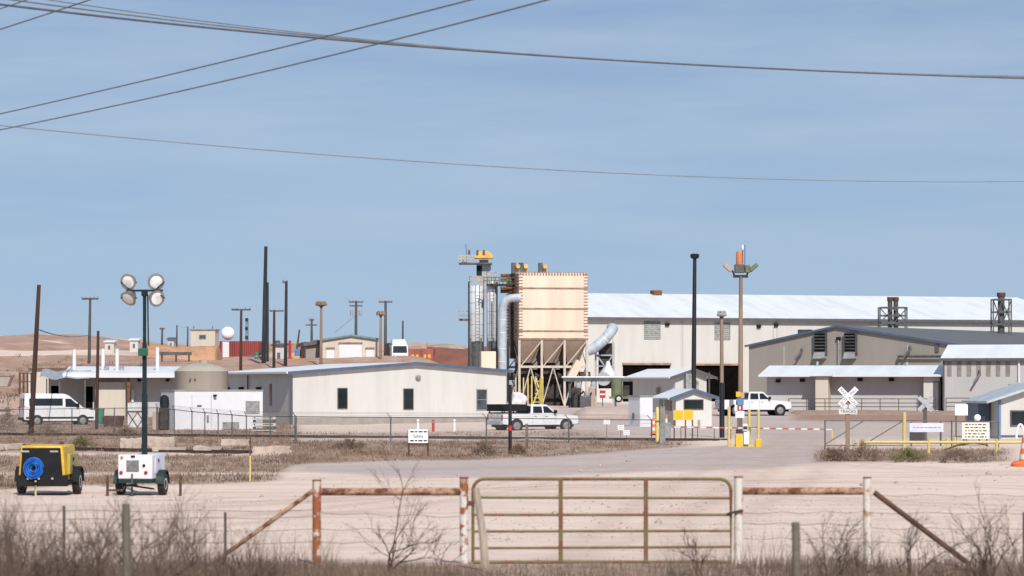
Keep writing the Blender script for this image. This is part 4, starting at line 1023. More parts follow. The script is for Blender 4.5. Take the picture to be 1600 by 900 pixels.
# lattice antenna
Y = 424; k = S(Y); t = thing('lattice_mast', 'short dark lattice antenna mast behind the red container', 'antenna', P(386, 560, Y)); lm = MB()
for x in (-1.6, 1.6):
    for y in (-.15, .15): lm.box(x / k - .04, x / k + .04, y - .04, y + .04, -1, 63 / k)
for i in range(18): z = i * 3.5 / k; s_ = 1 if i % 2 else -1; lm.bar((-1.6 * s_ / k, -.15, z), (1.6 * s_ / k, -.15, z + 3.5 / k), .07)
lm.build('lattice', 'galv_dark', t)
for z in (30, 44, 58): MB().box(-2.6 / k, 1.2 / k, -.35, -.2, z / k, (z + 5) / k).build('antenna_panel', 'mast_green', t)

def flood_head(t, v, k, n, w, m='pole_tan', tilt=-.35, z=0.0):
    """ring of floodlights on top of a pole"""
    MB().lathe([(w * .25, -.25), (w * .55, 0), (w * .55, .12)], (v.x, v.y, v.z + z), seg=16).build('lamp_ring', 'galv_dark', t)
    for i in range(n):
        a = 2 * math.pi * i / n + .35; x, y = math.cos(a) * w * .62, math.sin(a) * w * .62
        o = MB().box(-.32, .32, -.18, .18, -.28, .28).build('flood_lamp', m, t, bevel=.06); o.location = (v.x + x, v.y + y, v.z + .22 + z); o.rotation_euler = (tilt, 0, a + math.pi / 2)
        g = MB().box(-.27, .27, .182, .2, -.22, .22).build('lens', 'lamp_rim', o)
def light_pole(px, y0, y1, Y, w, m, label, n=5, hw=20):
    t, k = cross_pole(px, y0 + 8, px - .5, y1, Y, w, m, label, name='floodlight_pole', cat='light pole', group='poles carrying floodlight clusters')
    flood_head(t, Vector((.5 / k, 0, (y1 - y0 - 8) / k)), k, n, hw / k / 2)
    return t, k
light_pole(502, 469, 574, 378, 4.4, 'pole_tan', 'tan pole with a cluster of brown floodlights left of the green gable')
light_pole(595, 484, 574, 396, 4.0, 'pole_tan', 'tan floodlight pole right of the green gable', 4, 14)
# black pole in front of the plant hall
t, k = cross_pole(1085.5, 404, 1083.5, 634, 232, 7.0, 'black_steel', 'tall thick black pole behind the guard house', name='floodlight_pole', cat='light pole', group='poles carrying floodlight clusters')
MB().lathe([(.28, 0), (.36, .15), (.36, .34), (.2, .4)], (2 / k, 0, 230 / k), seg=16).build('lamp_cap', 'mast_green', t)
MB().box(-12 / k, -3 / k, -.35, -.15, 25 / k, 50 / k).build('meter_box', 'vent_grey', t)
# shorter two tone pole with grey lamp cluster
Y = Yg(1128, 684); t, k = cross_pole(1127.5, 494, 1128, 684, Y, 6.2, 'pole_tan', 'two tone pole with a small cluster of grey lamps right of the guard house', name='floodlight_pole', cat='light pole', group='poles carrying floodlight clusters', sink=.6)
MB().tube([(0, 0, 0), (0, 0, 86 / k)], 4.0 / k, 12).build('dark_sleeve', 'black_steel', t)
flood_head(t, Vector((-.5 / k, 0, 188 / k)), k, 5, .22, 'vent_grey')
for o in t.children:
    if o.name.startswith('flood_lamp'): o.scale = (.55, .55, .55)
    if o.name.startswith('lamp_ring'): o.scale = (1, 1, 1)
# tall tan pole with siren
t, k = cross_pole(1157.5, 432, 1157, 636, 236, 7.0, 'pole_tan', 'tall tan pole with four spread floodlights and an orange siren on top', name='floodlight_pole', cat='light pole', group='poles carrying floodlight clusters')
zt = 204 / k
MB().box(-.62, .62, -.12, .12, zt - .1, zt + .12).build('bracket', 'black_steel', t)
for sx in (-1, 1): MB().bar((sx * .5, 0, zt + .05), (sx * .68, 0, zt + .5), .14).build('arm', 'black_steel', t)
MB().box(-.5, .32, -.4, .4, zt + .3, zt + 1.0).build('control_box', 'galv_dark', t, bevel=.05); MB().box(.36, .78, -.3, .3, zt + .3, zt + .95).build('ballast_box', 'olive', t, bevel=.05)
for sx, m_ in ((-1, 'hopper_tan'), (1, 'olive')): MB().bar((sx * .75, -.1, zt + .45), (sx * 1.38, -.1, zt + 1.0), .5, .35).build('flood_lamp', m_, t, bevel=.06)
MB().lathe([(.27, 0), (.27, 1.0), (.14, 1.12)], (-.1, 0, zt + 1.0), seg=18).build('siren', 'siren_orange', t)
MB().lathe([(.10, 0), (.14, .2), (.02, .45)], (.18, 0, zt + 2.2), seg=12).build('beacon', 'white_paint', t)
MB().tube([(.36, 0, zt + 1.0), (.36, 0, zt + 2.6)], .035, 6).build('antenna', 'galv_dark', t)
MB().tube([(.18, 0, zt + 1.1), (.18, 0, zt + 2.2)], .04, 6).build('beacon_stem', 'galv_dark', t)

# ------------------------------------------------------------------ vehicles
def wheel(t, x, y, r, w, rim='steel_rim', side=1):
    ty = MB().lathe([(r * .62, -w / 2), (r * .94, -w / 2), (r, -w * .36), (r, w * .36), (r * .94, w / 2), (r * .62, w / 2)], (0, 0, 0), 'y', 24).build('wheel', 'rubber', t); ty.location = (x, y, r)
    MB().lathe([(r * .1, -w * .56), (r * .45, -w * .56), (r * .66, -w * .52), (r * .66, -w * .3)] if side < 0 else [(r * .66, w * .3), (r * .66, w * .52), (r * .45, w * .56), (r * .1, w * .56)], (0, 0, 0), 'y', 24).build('rim', rim, ty)
    return ty
def arch(x, r, n=9, z0=0.0):
    return [(x + r * math.cos(a), z0 + r * math.sin(a)) for a in np.linspace(math.pi, 0, n)]
def pickup(label, loc, rz):
    t = thing('pickup_truck', label, 'pickup truck', loc, rz, 'white pickup trucks parked in the yard')
    W = .98; fx, rx = 2.05, -1.95; zr = .42
    prof = [(-3.05, .55), (rx - .52, .50)] + arch(rx, .52, 9, zr + .02) + [(rx + .52, .48), (fx - .52, .48)] + arch(fx, .52, 9, zr + .02) + [(fx + .52, .52), (2.98, .55), (3.05, .8), (2.98, 1.12), (2.6, 1.20), (1.35, 1.28), (-.72, 1.28), (-.74, 1.32), (-3.05, 1.32)]
    MB().prism(prof, -W, W, 'y').build('body', 'car_white', t, bevel=.05)
    bt = (-.78, 1.38, -.93, .93, 1.27); tp = (-.60, .62, -.74, .74, 2.0)
    cab = MB().frustum(bt, tp).build('cab', 'car_white', t, bevel=.07)
    def ys(z): f = (z - 1.27) / .73; return .93 + (.74 - .93) * f + .006
    for s_ in (-1, 1):
        for poly in ([(-.60, 1.36), (.16, 1.36), (.16, 1.86), (-.52, 1.86)], [(.27, 1.36), (1.12, 1.36), (.60, 1.86), (.27, 1.86)]):
            w = MB().add([(x, s_ * ys(z), z) for x, z in poly] + [(x, s_ * (ys(z) - .03), z) for x, z in poly], [(0, 1, 2, 3), (7, 6, 5, 4), (0, 4, 5, 1), (1, 5, 6, 2), (2, 6, 7, 3), (3, 7, 4, 0)])
            w.build('window', 'glass', t)
        MB().box(.98, 1.18, s_ * 1.0 - .0 if s_ > 0 else -1.2, 1.2 if s_ > 0 else -1.0, 1.34, 1.58).build('mirror', 'black_plastic', t, bevel=.04)
        for x0 in (-.66, .22, 1.18): MB().box(x0 - .008, x0 + .008, s_ * W - .004, s_ * W + .004, .62, 1.26).build('door_joint', 'vent_grey', t)
        for x0 in (-.52, .36): MB().box(x0, x0 + .16, s_ * W - .01, s_ * W + .03, 1.10, 1.14).build('door_handle', 'black_plastic', t)
        MB().box(2.78, 3.06, s_ * .78 - .14, s_ * .78 + .14, .86, 1.06).build('headlight', 'lamp_glass', t, bevel=.03)
        MB().box(-3.08, -3.0, s_ * .88 - .07, s_ * .88 + .07, .85, 1.22).build('tail_light', 'red_lens', t)
        for x in (rx, fx):
            MB().lathe([(.5, -.02), (.5, .02)], (x, s_ * (W - .03), zr), 'y', 24).build('wheel_well', 'black_plastic', t)
            wheel(t, x, s_ * (W - .10), zr, .27, side=s_)
        MB().box(-.7, 1.3, s_ * W - .06, s_ * W + .07, .40, .47).build('running_board', 'black_plastic', t)
    # windshield and rear glass, lying on the sloping cab faces
    for (xa, za, xb, zb, e) in ((1.31, 1.35, .69, 1.92, .008), (-.765, 1.40, -.63, 1.88, -.008)):
        f1 = (za - 1.27) / .73; f2 = (zb - 1.27) / .73; w1 = .93 - .19 * f1 - .08; w2 = .93 - .19 * f2 - .08
        q_ = [(xa + e, -w1, za), (xa + e, w1, za), (xb + e, w2, zb), (xb + e, -w2, zb)]
        MB().add(q_ + [(x - e * 4, y, z) for x, y, z in q_], [(0, 1, 2, 3), (7, 6, 5, 4), (0, 4, 5, 1), (1, 5, 6, 2), (2, 6, 7, 3), (3, 7, 4, 0)]).build('windshield' if e > 0 else 'rear_window', 'glass', t)
    MB().box(3.0, 3.14, -.94, .94, .5, .74).build('front_bumper', 'galv', t, bevel=.04); MB().box(3.0, 3.07, -.6, .6, .82, 1.1).build('grille', 'black_plastic', t, bevel=.02)
    MB().box(-3.24, -3.06, -.92, .92, .5, .68).build('rear_bumper', 'galv', t, bevel=.03)
    MB().box(-3.075, -3.04, -.78, .78, .74, 1.28).build('tailgate', 'tarp_white', t, bevel=.01)
    MB().box(-2.95, 2.9, -.6, .6, .32, .55).build('chassis', 'black_plastic', t)
    return t
Y = 192; p = G(833, Y); p.z = P(833, 673.5, Y).z
t1 = pickup('white crew cab pickup with black toolbox rack over its bed beside the white building', p, R(33))
MB().box(-3.0, -.95, -.95, .95, 1.32, 1.42).build('bed_cover', 'black_plastic', t1, bevel=.02)
MB().box(-3.08, -1.12, -1.0, 1.0, 1.50, 2.02).build('toolbox', 'black_plastic', t1, bevel=.02)
rk = MB()
for y in (-.9, .9):
    for x in (-2.9, -1.9, -1.0): rk.box(x - .03, x + .03, y - .03, y + .03, 1.42, 1.86)
    rk.box(-3.0, -.95, y - .03, y + .03, 1.86, 1.92)
rk.build('rack', 'black_plastic', t1); t1.scale = (1, 1, .9)
Y = 240; p = P(1177, 649, Y)
t2 = pickup('white crew cab pickup parked behind the striped barrier arm', p, R(14))

def van(label, loc, rz):
    t = thing('passenger_van', label, 'van', loc, rz)
    W = 1.0; fx, rx = 1.75, -1.75; zr = .36
    prof = [(-2.75, .45), (rx - .46, .40)] + arch(rx, .46, 9, zr) + [(rx + .46, .36), (fx - .46, .36)] + arch(fx, .46, 9, zr) + [(fx + .46, .38), (2.70, .40), (2.78, .75), (2.62, 1.12), (1.75, 1.38), (-2.75, 1.38)]
    MB().prism(prof, -W, W, 'y').build('body', 'car_white', t, bevel=.06)
    up_ = [(-2.75, 1.375), (1.80, 1.375), (.72, 2.28), (.35, 2.42), (-2.66, 2.45)]
    mb = MB(); n = len(up_)
    def yw(z): return W - .01 - .16 * (z - 1.375) / 1.05
    vs = [(x, -yw(z), z) for x, z in up_] + [(x, yw(z), z) for x, z in up_]
    mb.add(vs, [tuple(range(n)), tuple(range(2 * n - 1, n - 1, -1))] + [(i, i + n, (i + 1) % n + n, (i + 1) % n) for i in range(n)]).build('cabin', 'car_white', t, bevel=.08)
    for s_ in (-1, 1):
        for nm, poly in (('side_glass', [(-2.35, 1.50), (.22, 1.50), (.22, 2.06), (-2.35, 2.06)]), ('door_glass', [(.42, 1.42), (1.55, 1.42), (.86, 2.04), (.42, 2.04)])):
            MB().add([(x, s_ * (yw(z) + .008), z) for x, z in poly] + [(x, s_ * (yw(z) - .03), z) for x, z in poly], [(0, 1, 2, 3), (7, 6, 5, 4), (0, 4, 5, 1), (1, 5, 6, 2), (2, 6, 7, 3), (3, 7, 4, 0)]).build(nm, 'glass', t)
        MB().box(-2.6, 2.6, s_ * W - .02, s_ * W + .03, .52, .66).build('side_moulding', 'black_plastic', t)
        MB().box(1.25, 1.45, 1.0 if s_ > 0 else -1.22, 1.22 if s_ > 0 else -1.0, 1.38, 1.68).build('mirror', 'black_plastic', t, bevel=.04)
        for x0 in (-.95, .32, 1.5): MB().box(x0 - .008, x0 + .008, s_ * W - .004, s_ * W + .004, .66, 1.36).build('door_joint', 'vent_grey', t)
        MB().box(-2.79, -2.7, s_ * .9 - .07, s_ * .9 + .07, .9, 1.5).build('tail_light', 'red_lens', t); MB().box(2.45, 2.74, s_ * .76 - .15, s_ * .76 + .15, .92, 1.14).build('headlight', 'lamp_glass', t, bevel=.03)
        for x in (rx, fx):
            MB().lathe([(.45, -.02), (.45, .02)], (x, s_ * (W - .03), zr), 'y', 24).build('wheel_well', 'black_plastic', t); wheel(t, x, s_ * (W - .1), zr, .24, side=s_)
    MB().add([(1.70, -.86, 1.48), (1.70, .86, 1.48), (.86, .80, 2.18), (.86, -.80, 2.18)], [(0, 1, 2, 3)]).build('windshield', 'glass', t).location = (.012, 0, .012)
    for y0, y1 in ((-.8, -.06), (.06, .8)): MB().box(-2.79, -2.70, y0, y1, 1.45, 2.05).build('rear_glass', 'glass', t)
    MB().box(-2.88, -2.72, -.95, .95, .40, .62).build('rear_bumper', 'black_plastic', t, bevel=.03); MB().box(2.65, 2.86, -.95, .95, .38, .66).build('front_bumper', 'black_plastic', t, bevel=.04)
    MB().box(-2.6, 2.6, -.6, .6, .28, .45).build('chassis', 'black_plastic', t)
    return t
Y = 218; van('white high roof passenger van with long dark side glass', P(90, 664.5, Y), R(20))

# olive tank trailer and red sign near the pipe rack
Y = 262; k = S(Y); t = thing('tank_trailer', 'olive green tank trailer with one wheel showing under the pipe rack', 'trailer', P(965, 628, Y))
MB().lathe([(.2, 0), (.52, .1), (.52, 1.75), (.2, 1.85)], (-.05, .5, .4), seg=20).build('tank', 'olive', t); MB().box(-.75, 1.2, 0, 1.0, .3, .5).build('frame', 'olive', t); MB().box(.5, 1.1, .1, .9, .5, 1.5).build('pump_box', 'machine_dark', t, bevel=.04)
for y in (-.15, 1.15): 
    w_ = MB().lathe([(.2, -.1), (.36, -.1), (.36, .1), (.2, .1)], (.1, y, .3), 'y', 20).build('wheel', 'rubber', t); MB().lathe([(.05, -.11), (.2, -.12), (.2, .11)], (.1, y, .3), 'y', 16).build('rim', 'white_rim', w_)
def board_sign(name, label, cat, px0, py0, px1, py1, Y, m, posts=(), base=None, post_m='pole_grey', marks=None, t_=.03, group=None, post_w=.08, lines=0):
    k = S(Y); cx = (px0 + px1) / 2; b_ = base if base else py1
    t = thing(name, label, cat, P(cx, b_, Y), 0, group)
    W = (px1 - px0) / k / 2; z0, z1 = (b_ - py1) / k, (b_ - py0) / k
    bd = MB().box(-W, W, -t_, 0, z0, z1).build('board', m, t, bevel=.004)
    for px in posts: x = (px - cx) / k; MB().box(x - post_w / 2, x + post_w / 2, .004, post_w + .004, -.4, z1 + (.05 if lines else -.05)).build('post', post_m, t)
    for i in range(lines):
        zz = z1 - (z1 - z0) * (i + .7) / (lines + .4); mk = MB(); x = -W * .78
        random.seed(i + int(px0))
        while x < W * .7:
            w = random.uniform(.06, .2) * W * 1.6; mk.box(x, min(x + w, W * .82), -t_ - .004, -t_ - .001, zz - (z1 - z0) * .035, zz + (z1 - z0) * .035); x += w + W * .09
        mk.build('text_line', 'ink', bd)
    return t, W, z0, z1
board_sign('stop_board', 'small red and white warning sign beside the olive tank trailer', 'sign', 937, 610, 946, 622, 259, 'red', posts=(941.5,), base=640)
MB().box(-.22, .22, -.035, -.031, .0, .12).build('white_bar', 'sign_white', COL.objects['stop_board']).location = (0, 0, (640 - 617) / S(259))

# ------------------------------------------------------------------ the two trailers in front
Y = 84.0; k = S(Y)
t = thing('air_compressor', 'yellow towable air compressor with a blue coiled hose hung on its black front', 'compressor', P(66, 774, Y), R(-1))
# local: x right, y away; black radiator end faces the camera
W = .70; zb, zt = .42, 1.47; Lc = 2.1
MB().prism([(-W - .02, zb), (W, zb), (W - .10, zt), (-W + .06, zt)], 0, Lc, 'y').build('canopy', 'yellow_paint', t, bevel=.05)
MB().prism([(-W + .05, zb + .0), (W - .08, zb + .0), (W - .16, zt - .07), (-W + .12, zt - .07)], -.05, -.002, 'y').build('radiator_grille', 'black_plastic', t, bevel=.01)
MB().box(W - .06, W + .05, .45, 1.9, .60, 1.22).build('side_door', 'yellow_shaded', t, bevel=.03)
for z in (.78, 1.0): MB().box(W + .05, W + .07, .9, 1.05, z, z + .1).build('door_latch', 'black_plastic', t)
hs = []
for i in range(330):
    a = i / 330 * 2 * math.pi * 15; lp = i / 22.0; rr0 = .09 + .21 * abs(((lp / 7.5) % 2) - 1); j1 = .018 * math.sin(lp * 2.7); j2 = .018 * math.cos(lp * 3.9)
    hs.append((-.25 + j1 + rr0 * math.cos(a), -.10 - .05 * (lp > 7.5) - .015 * math.sin(i * .23), .80 + j2 + rr0 * math.sin(a) * 1.04))
MB().tube(hs, .021, 7).build('hose', 'hose_blue', t)
for x, z in ((-.50, 1.30), (.36, 1.30)): MB().box(x - .12, x + .12, -.056, -.051, z - .025, z + .025).build('badge', 'galv', t)
MB().box(-W, W + .08, .2, Lc - .1, .30, zb - .003).build('chassis', 'black_plastic', t); MB().box(-W - .02, W + .05, -.08, .16, .27, .60).build('rear_apron', 'black_plastic', t, bevel=.02)
for s_ in (-1, 1):
    fd = MB(); xs = s_ * (W + .13)
    pf = [(1.2 + .46 * math.cos(a), .37 + .46 * math.sin(a)) for a in np.linspace(math.pi, 0, 11)]; pf = pf + [(y * 1.0, z) for y, z in reversed([(1.2 + .43 * math.cos(a), .37 + .43 * math.sin(a)) for a in np.linspace(math.pi, 0, 11)])]
    fd.prism(pf, xs - .14, xs + .14, 'x').build('fender', 'black_plastic', t)
    o = MB().lathe([(.2, -.1), (.35, -.1), (.37, -.06), (.37, .06), (.35, .1), (.2, .1)], (0, 0, 0), 'x', 22).build('wheel', 'rubber', t); o.location = (xs, 1.2, .37)
    MB().lathe([(.04, -.09), (.19, -.105), (.2, -.05), (.2, .05), (.19, .105), (.04, .09)], (0, 0, 0), 'x', 20).build('rim', 'white_rim', o)
MB().tube([(-.15, -.25, -.02), (-.15, -.25, .45)], .03, 8).build('jack_stand', 'pole_yellow', t)
MB().bar((-.15, 0, .36), (-.15, -.9, .36), .08).build('drawbar', 'black_plastic', t)
for x in (-.4, -.3, -.08, .32): MB().lathe([(.035, 0), (.035, .07)], (x, -.06, .50), dirv=(0, -1, 0), seg=10).build('air_outlet', 'galv', t)
MB().tube([(.3, 1.6, zt), (.3, 1.6, zt + .09)], .06, 10).build('exhaust', 'rust', t)

t = thing('light_tower', 'white towable light tower trailer with four floodlights on a tall green mast', 'light tower', P(211, 775, Y), R(-7))
W = .52
MB().box(-W, W, 0, 1.55, .50, 1.22).build('cabinet', 'white_paint', t, bevel=.03)
MB().box(-W + .02, W - .02, .02, 1.53, .38, .497).build('base_pan', 'fender_green', t)
lv = MB().box(-.26, .12, -.012, -.002, .72, 1.06)
for i in range(9): z = .735 + i * .036; lv.box(-.25, .11, -.03, -.012, z, z + .014)
lv.build('grille', 'vent_grey', t)
for x in (-.42, .33): MB().lathe([(.055, 0), (.05, .03)], (x, -.004, .69), dirv=(0, -1, 0), seg=14).build('tail_light', 'red_lens', t)
MB().lathe([(.05, 0), (.04, .02)], (-.40, -.004, 1.13), dirv=(0, -1, 0), seg=12, ).build('marker_lamp', 'amber_lens', t)
MB().box(-.12, .0, -.03, -.002, 1.14, 1.2).build('filler_cap', 'black_plastic', t); MB().lathe([(.045, 0), (.04, .03)], (.27, -.004, .9), dirv=(0, -1, 0), seg=12).build('socket', 'black_plastic', t)
MB().box(W + .002, W + .02, .3, 1.2, .66, 1.16).build('side_door', 'sign_lilac', t, bevel=.01); MB().box(W + .02, W + .035, .62, .74, .98, 1.08).build('emblem', 'ink', t)  # lilac door colour paints in the shade on the cabinet's right side
for s_ in (-1, 1):
    xs = s_ * (W + .12)
    pf = [(.8 + .40 * math.cos(a), .34 + .42 * math.sin(a)) for a in np.linspace(math.pi, 0, 11)]; pf += list(reversed([(.8 + .37 * math.cos(a), .34 + .39 * math.sin(a)) for a in np.linspace(math.pi, 0, 11)]))
    MB().prism(pf, xs - .13, xs + .12, 'x').build('fender', 'fender_green', t)
    o = MB().lathe([(.18, -.09), (.32, -.09), (.34, -.05), (.34, .05), (.32, .09), (.18, .09)], (0, 0, 0), 'x', 22).build('wheel', 'rubber', t); o.location = (xs, .8, .34)
    MB().lathe([(.04, -.08), (.17, -.095), (.18, -.04), (.18, .04), (.17, .095), (.04, .08)], (0, 0, 0), 'x', 20).build('rim', 'white_rim', o)
MB().bar((0, .1, .34), (0, -.9, .34), .07).build('drawbar', 'black_plastic', t); MB().tube([(-.06, -.12, 0), (-.06, -.12, .66)], .03, 8).build('jack_stand', 'galv_dark', t)
MB().bar((-.45, .3, .33), (.5, .3, .2), .05).build('axle_brace', 'black_plastic', t)
mx, my = .20, .35
def mz(py): return (775 - py) / k
MB().box(mx - .07, mx + .07, my - .07, my + .07, 1.0, mz(615)).build('mast_section', 'mast_green', t)
MB().box(mx - .055, mx + .055, my - .055, my + .055, mz(615), mz(535)).build('mast_section', 'mast_green', t)
MB().box(mx - .042, mx + .042, my - .042, my + .042, mz(535), mz(455)).build('mast_section', 'mast_green', t)
MB().box(mx - .15, mx + .13, my - .2, my - .07, mz(556), mz(544)).build('winch_box', 'box_green', t, bevel=.02)
MB().tube([(mx + .09, my + .02, mz(460)), (mx + .11, my + .02, mz(540))], .022, 6).build('cable', 'black_plastic', t)
MB().box(mx - .55, mx + .55, my - .05, my + .05, mz(455), mz(452)).build('crossbar', 'mast_green', t)
MB().box(mx - .08, mx + .08, my - .08, my + .08, mz(462), mz(452)).build('mast_head', 'mast_green', t)
for dx, py, aim in ((-.48, 440, (-.25, -1, -.30)), (.36, 440, (.45, -1, -.25)), (-.48, 466, (-.35, -.8, -.75)), (.38, 466, (.75, -.8, -.30))):
    c = Vector((mx + dx, my - .05, mz(py))); a = Vector(aim).normalized(); rr_ = .24
    lp = MB().lathe([(.06, -.30), (.12, -.26), (.20, -.12), (rr_, .0), (rr_ + .015, .015), (rr_ - .02, .02)], c, dirv=a, seg=24).build('floodlight', 'lamp_rim', t)
    MB().lathe([(rr_ - .022, .012), (rr_ * .6, .03), (.02, .038)], c, dirv=a, seg=24).build('lens', 'lamp_glass', lp)
    up_ = py < 452; yk = MB(); zb_ = mz(453.5)
    for s_ in (-1, 1): yk.bar((mx + dx * .85, my, zb_), (c.x + s_ * .24, my - .03, c.z), .03)
    yk.build('yoke', 'black_plastic', t)
for px, lab in ((168, 'short rusty steel post left of the white light tower'), (282, 'short rusty steel post right of the white light tower')):
    Y = Yg(px, 775); kk = S(Y); o = thing('steel_post', lab, 'post', G(px, Y), 0, 'short rusty posts beside the light tower')
    MB().box(-.035, .035, -.035, .035, -.3, 32 / kk).build('shaft', 'dark_rust', o)
    if px == 168: MB().bar((0, 0, 9 / kk), (.45, .1, 9 / kk), .06).build('arm', 'dark_rust', o)
    else: MB().box(-.05, .05, -.05, .05, 28 / kk, 31 / kk).build('cap', 'dark_rust', o)

# ------------------------------------------------------------------ gate area signs and barriers
Y = Yg(653, 713); t, W, z0, z1 = board_sign('safety_board', 'white safety notice board on two dark legs in front of the railway track', 'sign', 638, 671, 669, 692, Y, 'sign_white', posts=(638.5, 668.5), base=713, post_m='dark_rust', post_w=.09)
bd = [c for c in t.children if c.name.startswith('board')][0]
text('Safety', .2, bd, (0, -.036, (z0 + z1) / 2))
for zz in (z1 - .1, z0 + .1):
    mk = MB(); x = -W * .8
    for w in (.16, .1, .18, .12, .1): mk.box(x, min(x + w, W * .85), -.034, -.031, zz - .032, zz + .032); x += w + .05
    mk.build('text_line', 'ink', bd)
MB().box(-W, W, .0, .06, .5, .56).build('crossbar', 'dark_rust', t)
# post with red band; short post
Y = Yg(797, 709); kk = S(Y); t = thing('steel_post', 'slender dark post with a red band in front of the pickup', 'post', G(797, Y))
MB().tube([(0, 0, -.3), (0, 0, 108 / kk)], .085, 10).build('shaft', 'black_steel', t); MB().tube([(0, 0, 36 / kk), (0, 0, 44 / kk)], .093, 10).build('red_band', 'red', t)
Y = Yg(823, 701); kk = S(Y); o = MB().box(-.07, .07, -.07, .07, -.3, 39 / kk).build('wooden_post', 'old_wood'); o.location = G(823, Y); tag(o, 'short grey wooden post in the grass below the pickup', 'post')
Y = Yg(391, 752); kk = S(Y); t = thing('marker_stake', 'thin yellowish marker stake in the dry grass below the container', 'stake', G(391, Y))
MB().box(-.025, .025, -.025, .025, -.2, 40 / kk).build('shaft', 'pole_yellow', t); MB().box(-.022, .022, -.022, .022, 40 / kk, 69 / kk).build('top', 'dark_rust', t)
# yellow twin sign boards
Y = Yg(1067, 686)
board_sign('notice_board', 'blank orange-yellow board, left one of the pair before the guard house', 'sign', 1052, 641, 1067.3, 656.5, Y, 'sign_yellow', posts=(1053.5,), base=690, group='orange-yellow boards before the guard house')
board_sign('notice_board', 'blank orange-yellow board, right one of the pair before the guard house', 'sign', 1068.3, 640.5, 1083, 656, Y, 'sign_yellow', posts=(1082, 1071), base=690, group='orange-yellow boards before the guard house')
# grey concrete post, yellow post
Y = Yg(1035, 694); kk = S(Y); t = thing('gate_pillar', 'square grey concrete post at the left side of the entry', 'post', G(1035, Y)); MB().frustum((-.16, .16, -.16, .16, -.3), (-.13, .13, -.13, .13, 57 / kk)).build('shaft', 'post_concrete', t, bevel=.015); MB().box(-.15, .15, -.15, .15, 57 / kk, 58.5 / kk).build('cap', 'post_concrete', t)
Y = Yg(1027, 690); kk = S(Y); t = thing('bollard', 'yellow bollard touching the grey concrete post', 'bollard', G(1027, Y)); MB().lathe([(.10, -.3), (.10, 52 / kk), (.05, 54 / kk)], seg=14).build('shaft', 'pole_yellow', t); MB().lathe([(.104, 30 / kk), (.104, 33 / kk)], seg=14).build('band', 'olive', t)
def drum(label, px, py, H_, rad, group):
    Y = Yg(px, py); t = thing('channelizer_post', label, 'traffic post', G(px, Y), 0, group)
    n = 5
    for i in range(n):
        z0, z1 = .08 + H_ * i / n, .08 + H_ * (i + 1) / n - .004; r0, r1 = rad * (1 - .45 * i / n), rad * (1 - .45 * (i + 1) / n)
        MB().lathe([(r0, z0), (r1, z1)], seg=18).build('band', 'orange' if i % 2 == 0 else 'sign_pale', t)
    MB().lathe([(rad * 1.7, -.05), (rad * 1.7, .05), (rad * 1.2, .085)], seg=18).build('base', 'black_plastic', t); return t
drum('slim orange and white channelizer post right of the concrete post', 1041, 682, 1.25, .12, 'orange and white channelizers')
drum('orange and white channelizer behind the yellow bollard', 1021, 680, 1.0, .12, 'orange and white channelizers')
t = drum('fat orange traffic barrel with white hoop at the right edge', 1604, 729, 1.05, .32, 'orange and white channelizers')
MB().tube([(-.24 + .16 * math.cos(a), 0, 1.1 + .55 * math.sin(a)) for a in np.linspace(0, math.pi, 12)], .045, 8).build('hoop_handle', 'sign_white', t)
MB().lathe([(.62, -.1), (.62, .1), (.5, .22)], seg=20).build('base_ring', 'orange', t)
# barrier arm
Y = Yg(1048, 688); A = P(1043, 667, Y); Y2 = Y + 3; Bp = P(1300, 671, Y2); t = thing('barrier_arm', 'long red and white striped barrier arm across the entry road', 'barrier', G(1043, Y))
base = t.location.copy(); n = 26
for j in range(2):
    mb = MB()
    for i in range(j, n, 2):
        a = A.lerp(Bp, i / n) - base; c = A.lerp(Bp, (i + 1) / n) - base; mb.bar(a, c, .05, .08)
    mb.build('white_stripe' if j else 'red_stripe', 'sign_pale' if j else 'red_faded', t)
MB().box(-.18, .18, -.18, .18, -.3, 1.0).build('barrier_motor', 'vent_grey', t, bevel=.03)
Yr = Y2; e = Bp - base; MB().box(e.x - .05, e.x + .05, e.y - .05, e.y + .05, e.z - 1.2, e.z - .08).build('rest_post', 'pole_yellow', t)
for i in range(4): a = A.lerp(Bp, .08 + i * .1) - base; MB().box(a.x - .02, a.x + .02, a.y - .02, a.y + .02, a.z - .8, a.z).build('drop_rod', 'dark_rust', t)
# yellow card reader island
Y = Yg(1162, 698); kk = S(Y); t = thing('card_reader_island', 'yellow pipe cage around a white card reader in the middle of the entry', 'card reader', G(1162, Y))
def X_(px): return (px - 1162) / kk
for px, top in ((1139, 62), (1173, 57), (1185, 58)): MB().tube([(X_(px), 0 if px != 1173 else .9, -.3), (X_(px), 0 if px != 1173 else .9, top / kk)], .075, 12).build('bollard', 'pole_yellow', t)
MB().tube([(X_(1173), .9, 57 / kk), (X_(1173), .9, 30 / kk), (X_(1185), 0, 30 / kk)], .05, 10).build('cross_pipe', 'pole_yellow', t)
MB().box(X_(1149), X_(1160), -.15, .3, -.2, 19 / kk).build('kerb_block', 'sign_yellow', t, bevel=.03); MB().box(X_(1180), X_(1189), -.15, .3, -.2, 12 / kk).build('kerb_block', 'sign_yellow', t, bevel=.03)
MB().box(X_(1138), X_(1188), .02, .6, -.2, 3.5 / kk).build('island', 'pole_yellow', t, bevel=.02)
MB().box(X_(1162), X_(1170), -.12, .25, 3.5 / kk, 24 / kk).build('reader_stand', 'sign_white', t, bevel=.03); MB().box(X_(1160), X_(1168), -.2, .2, 24 / kk, 36 / kk).build('reader_head', 'white_paint', t, bevel=.05); MB().box(X_(1161), X_(1167), -.205, -.2, 27 / kk, 32 / kk).build('screen', 'ink', t)
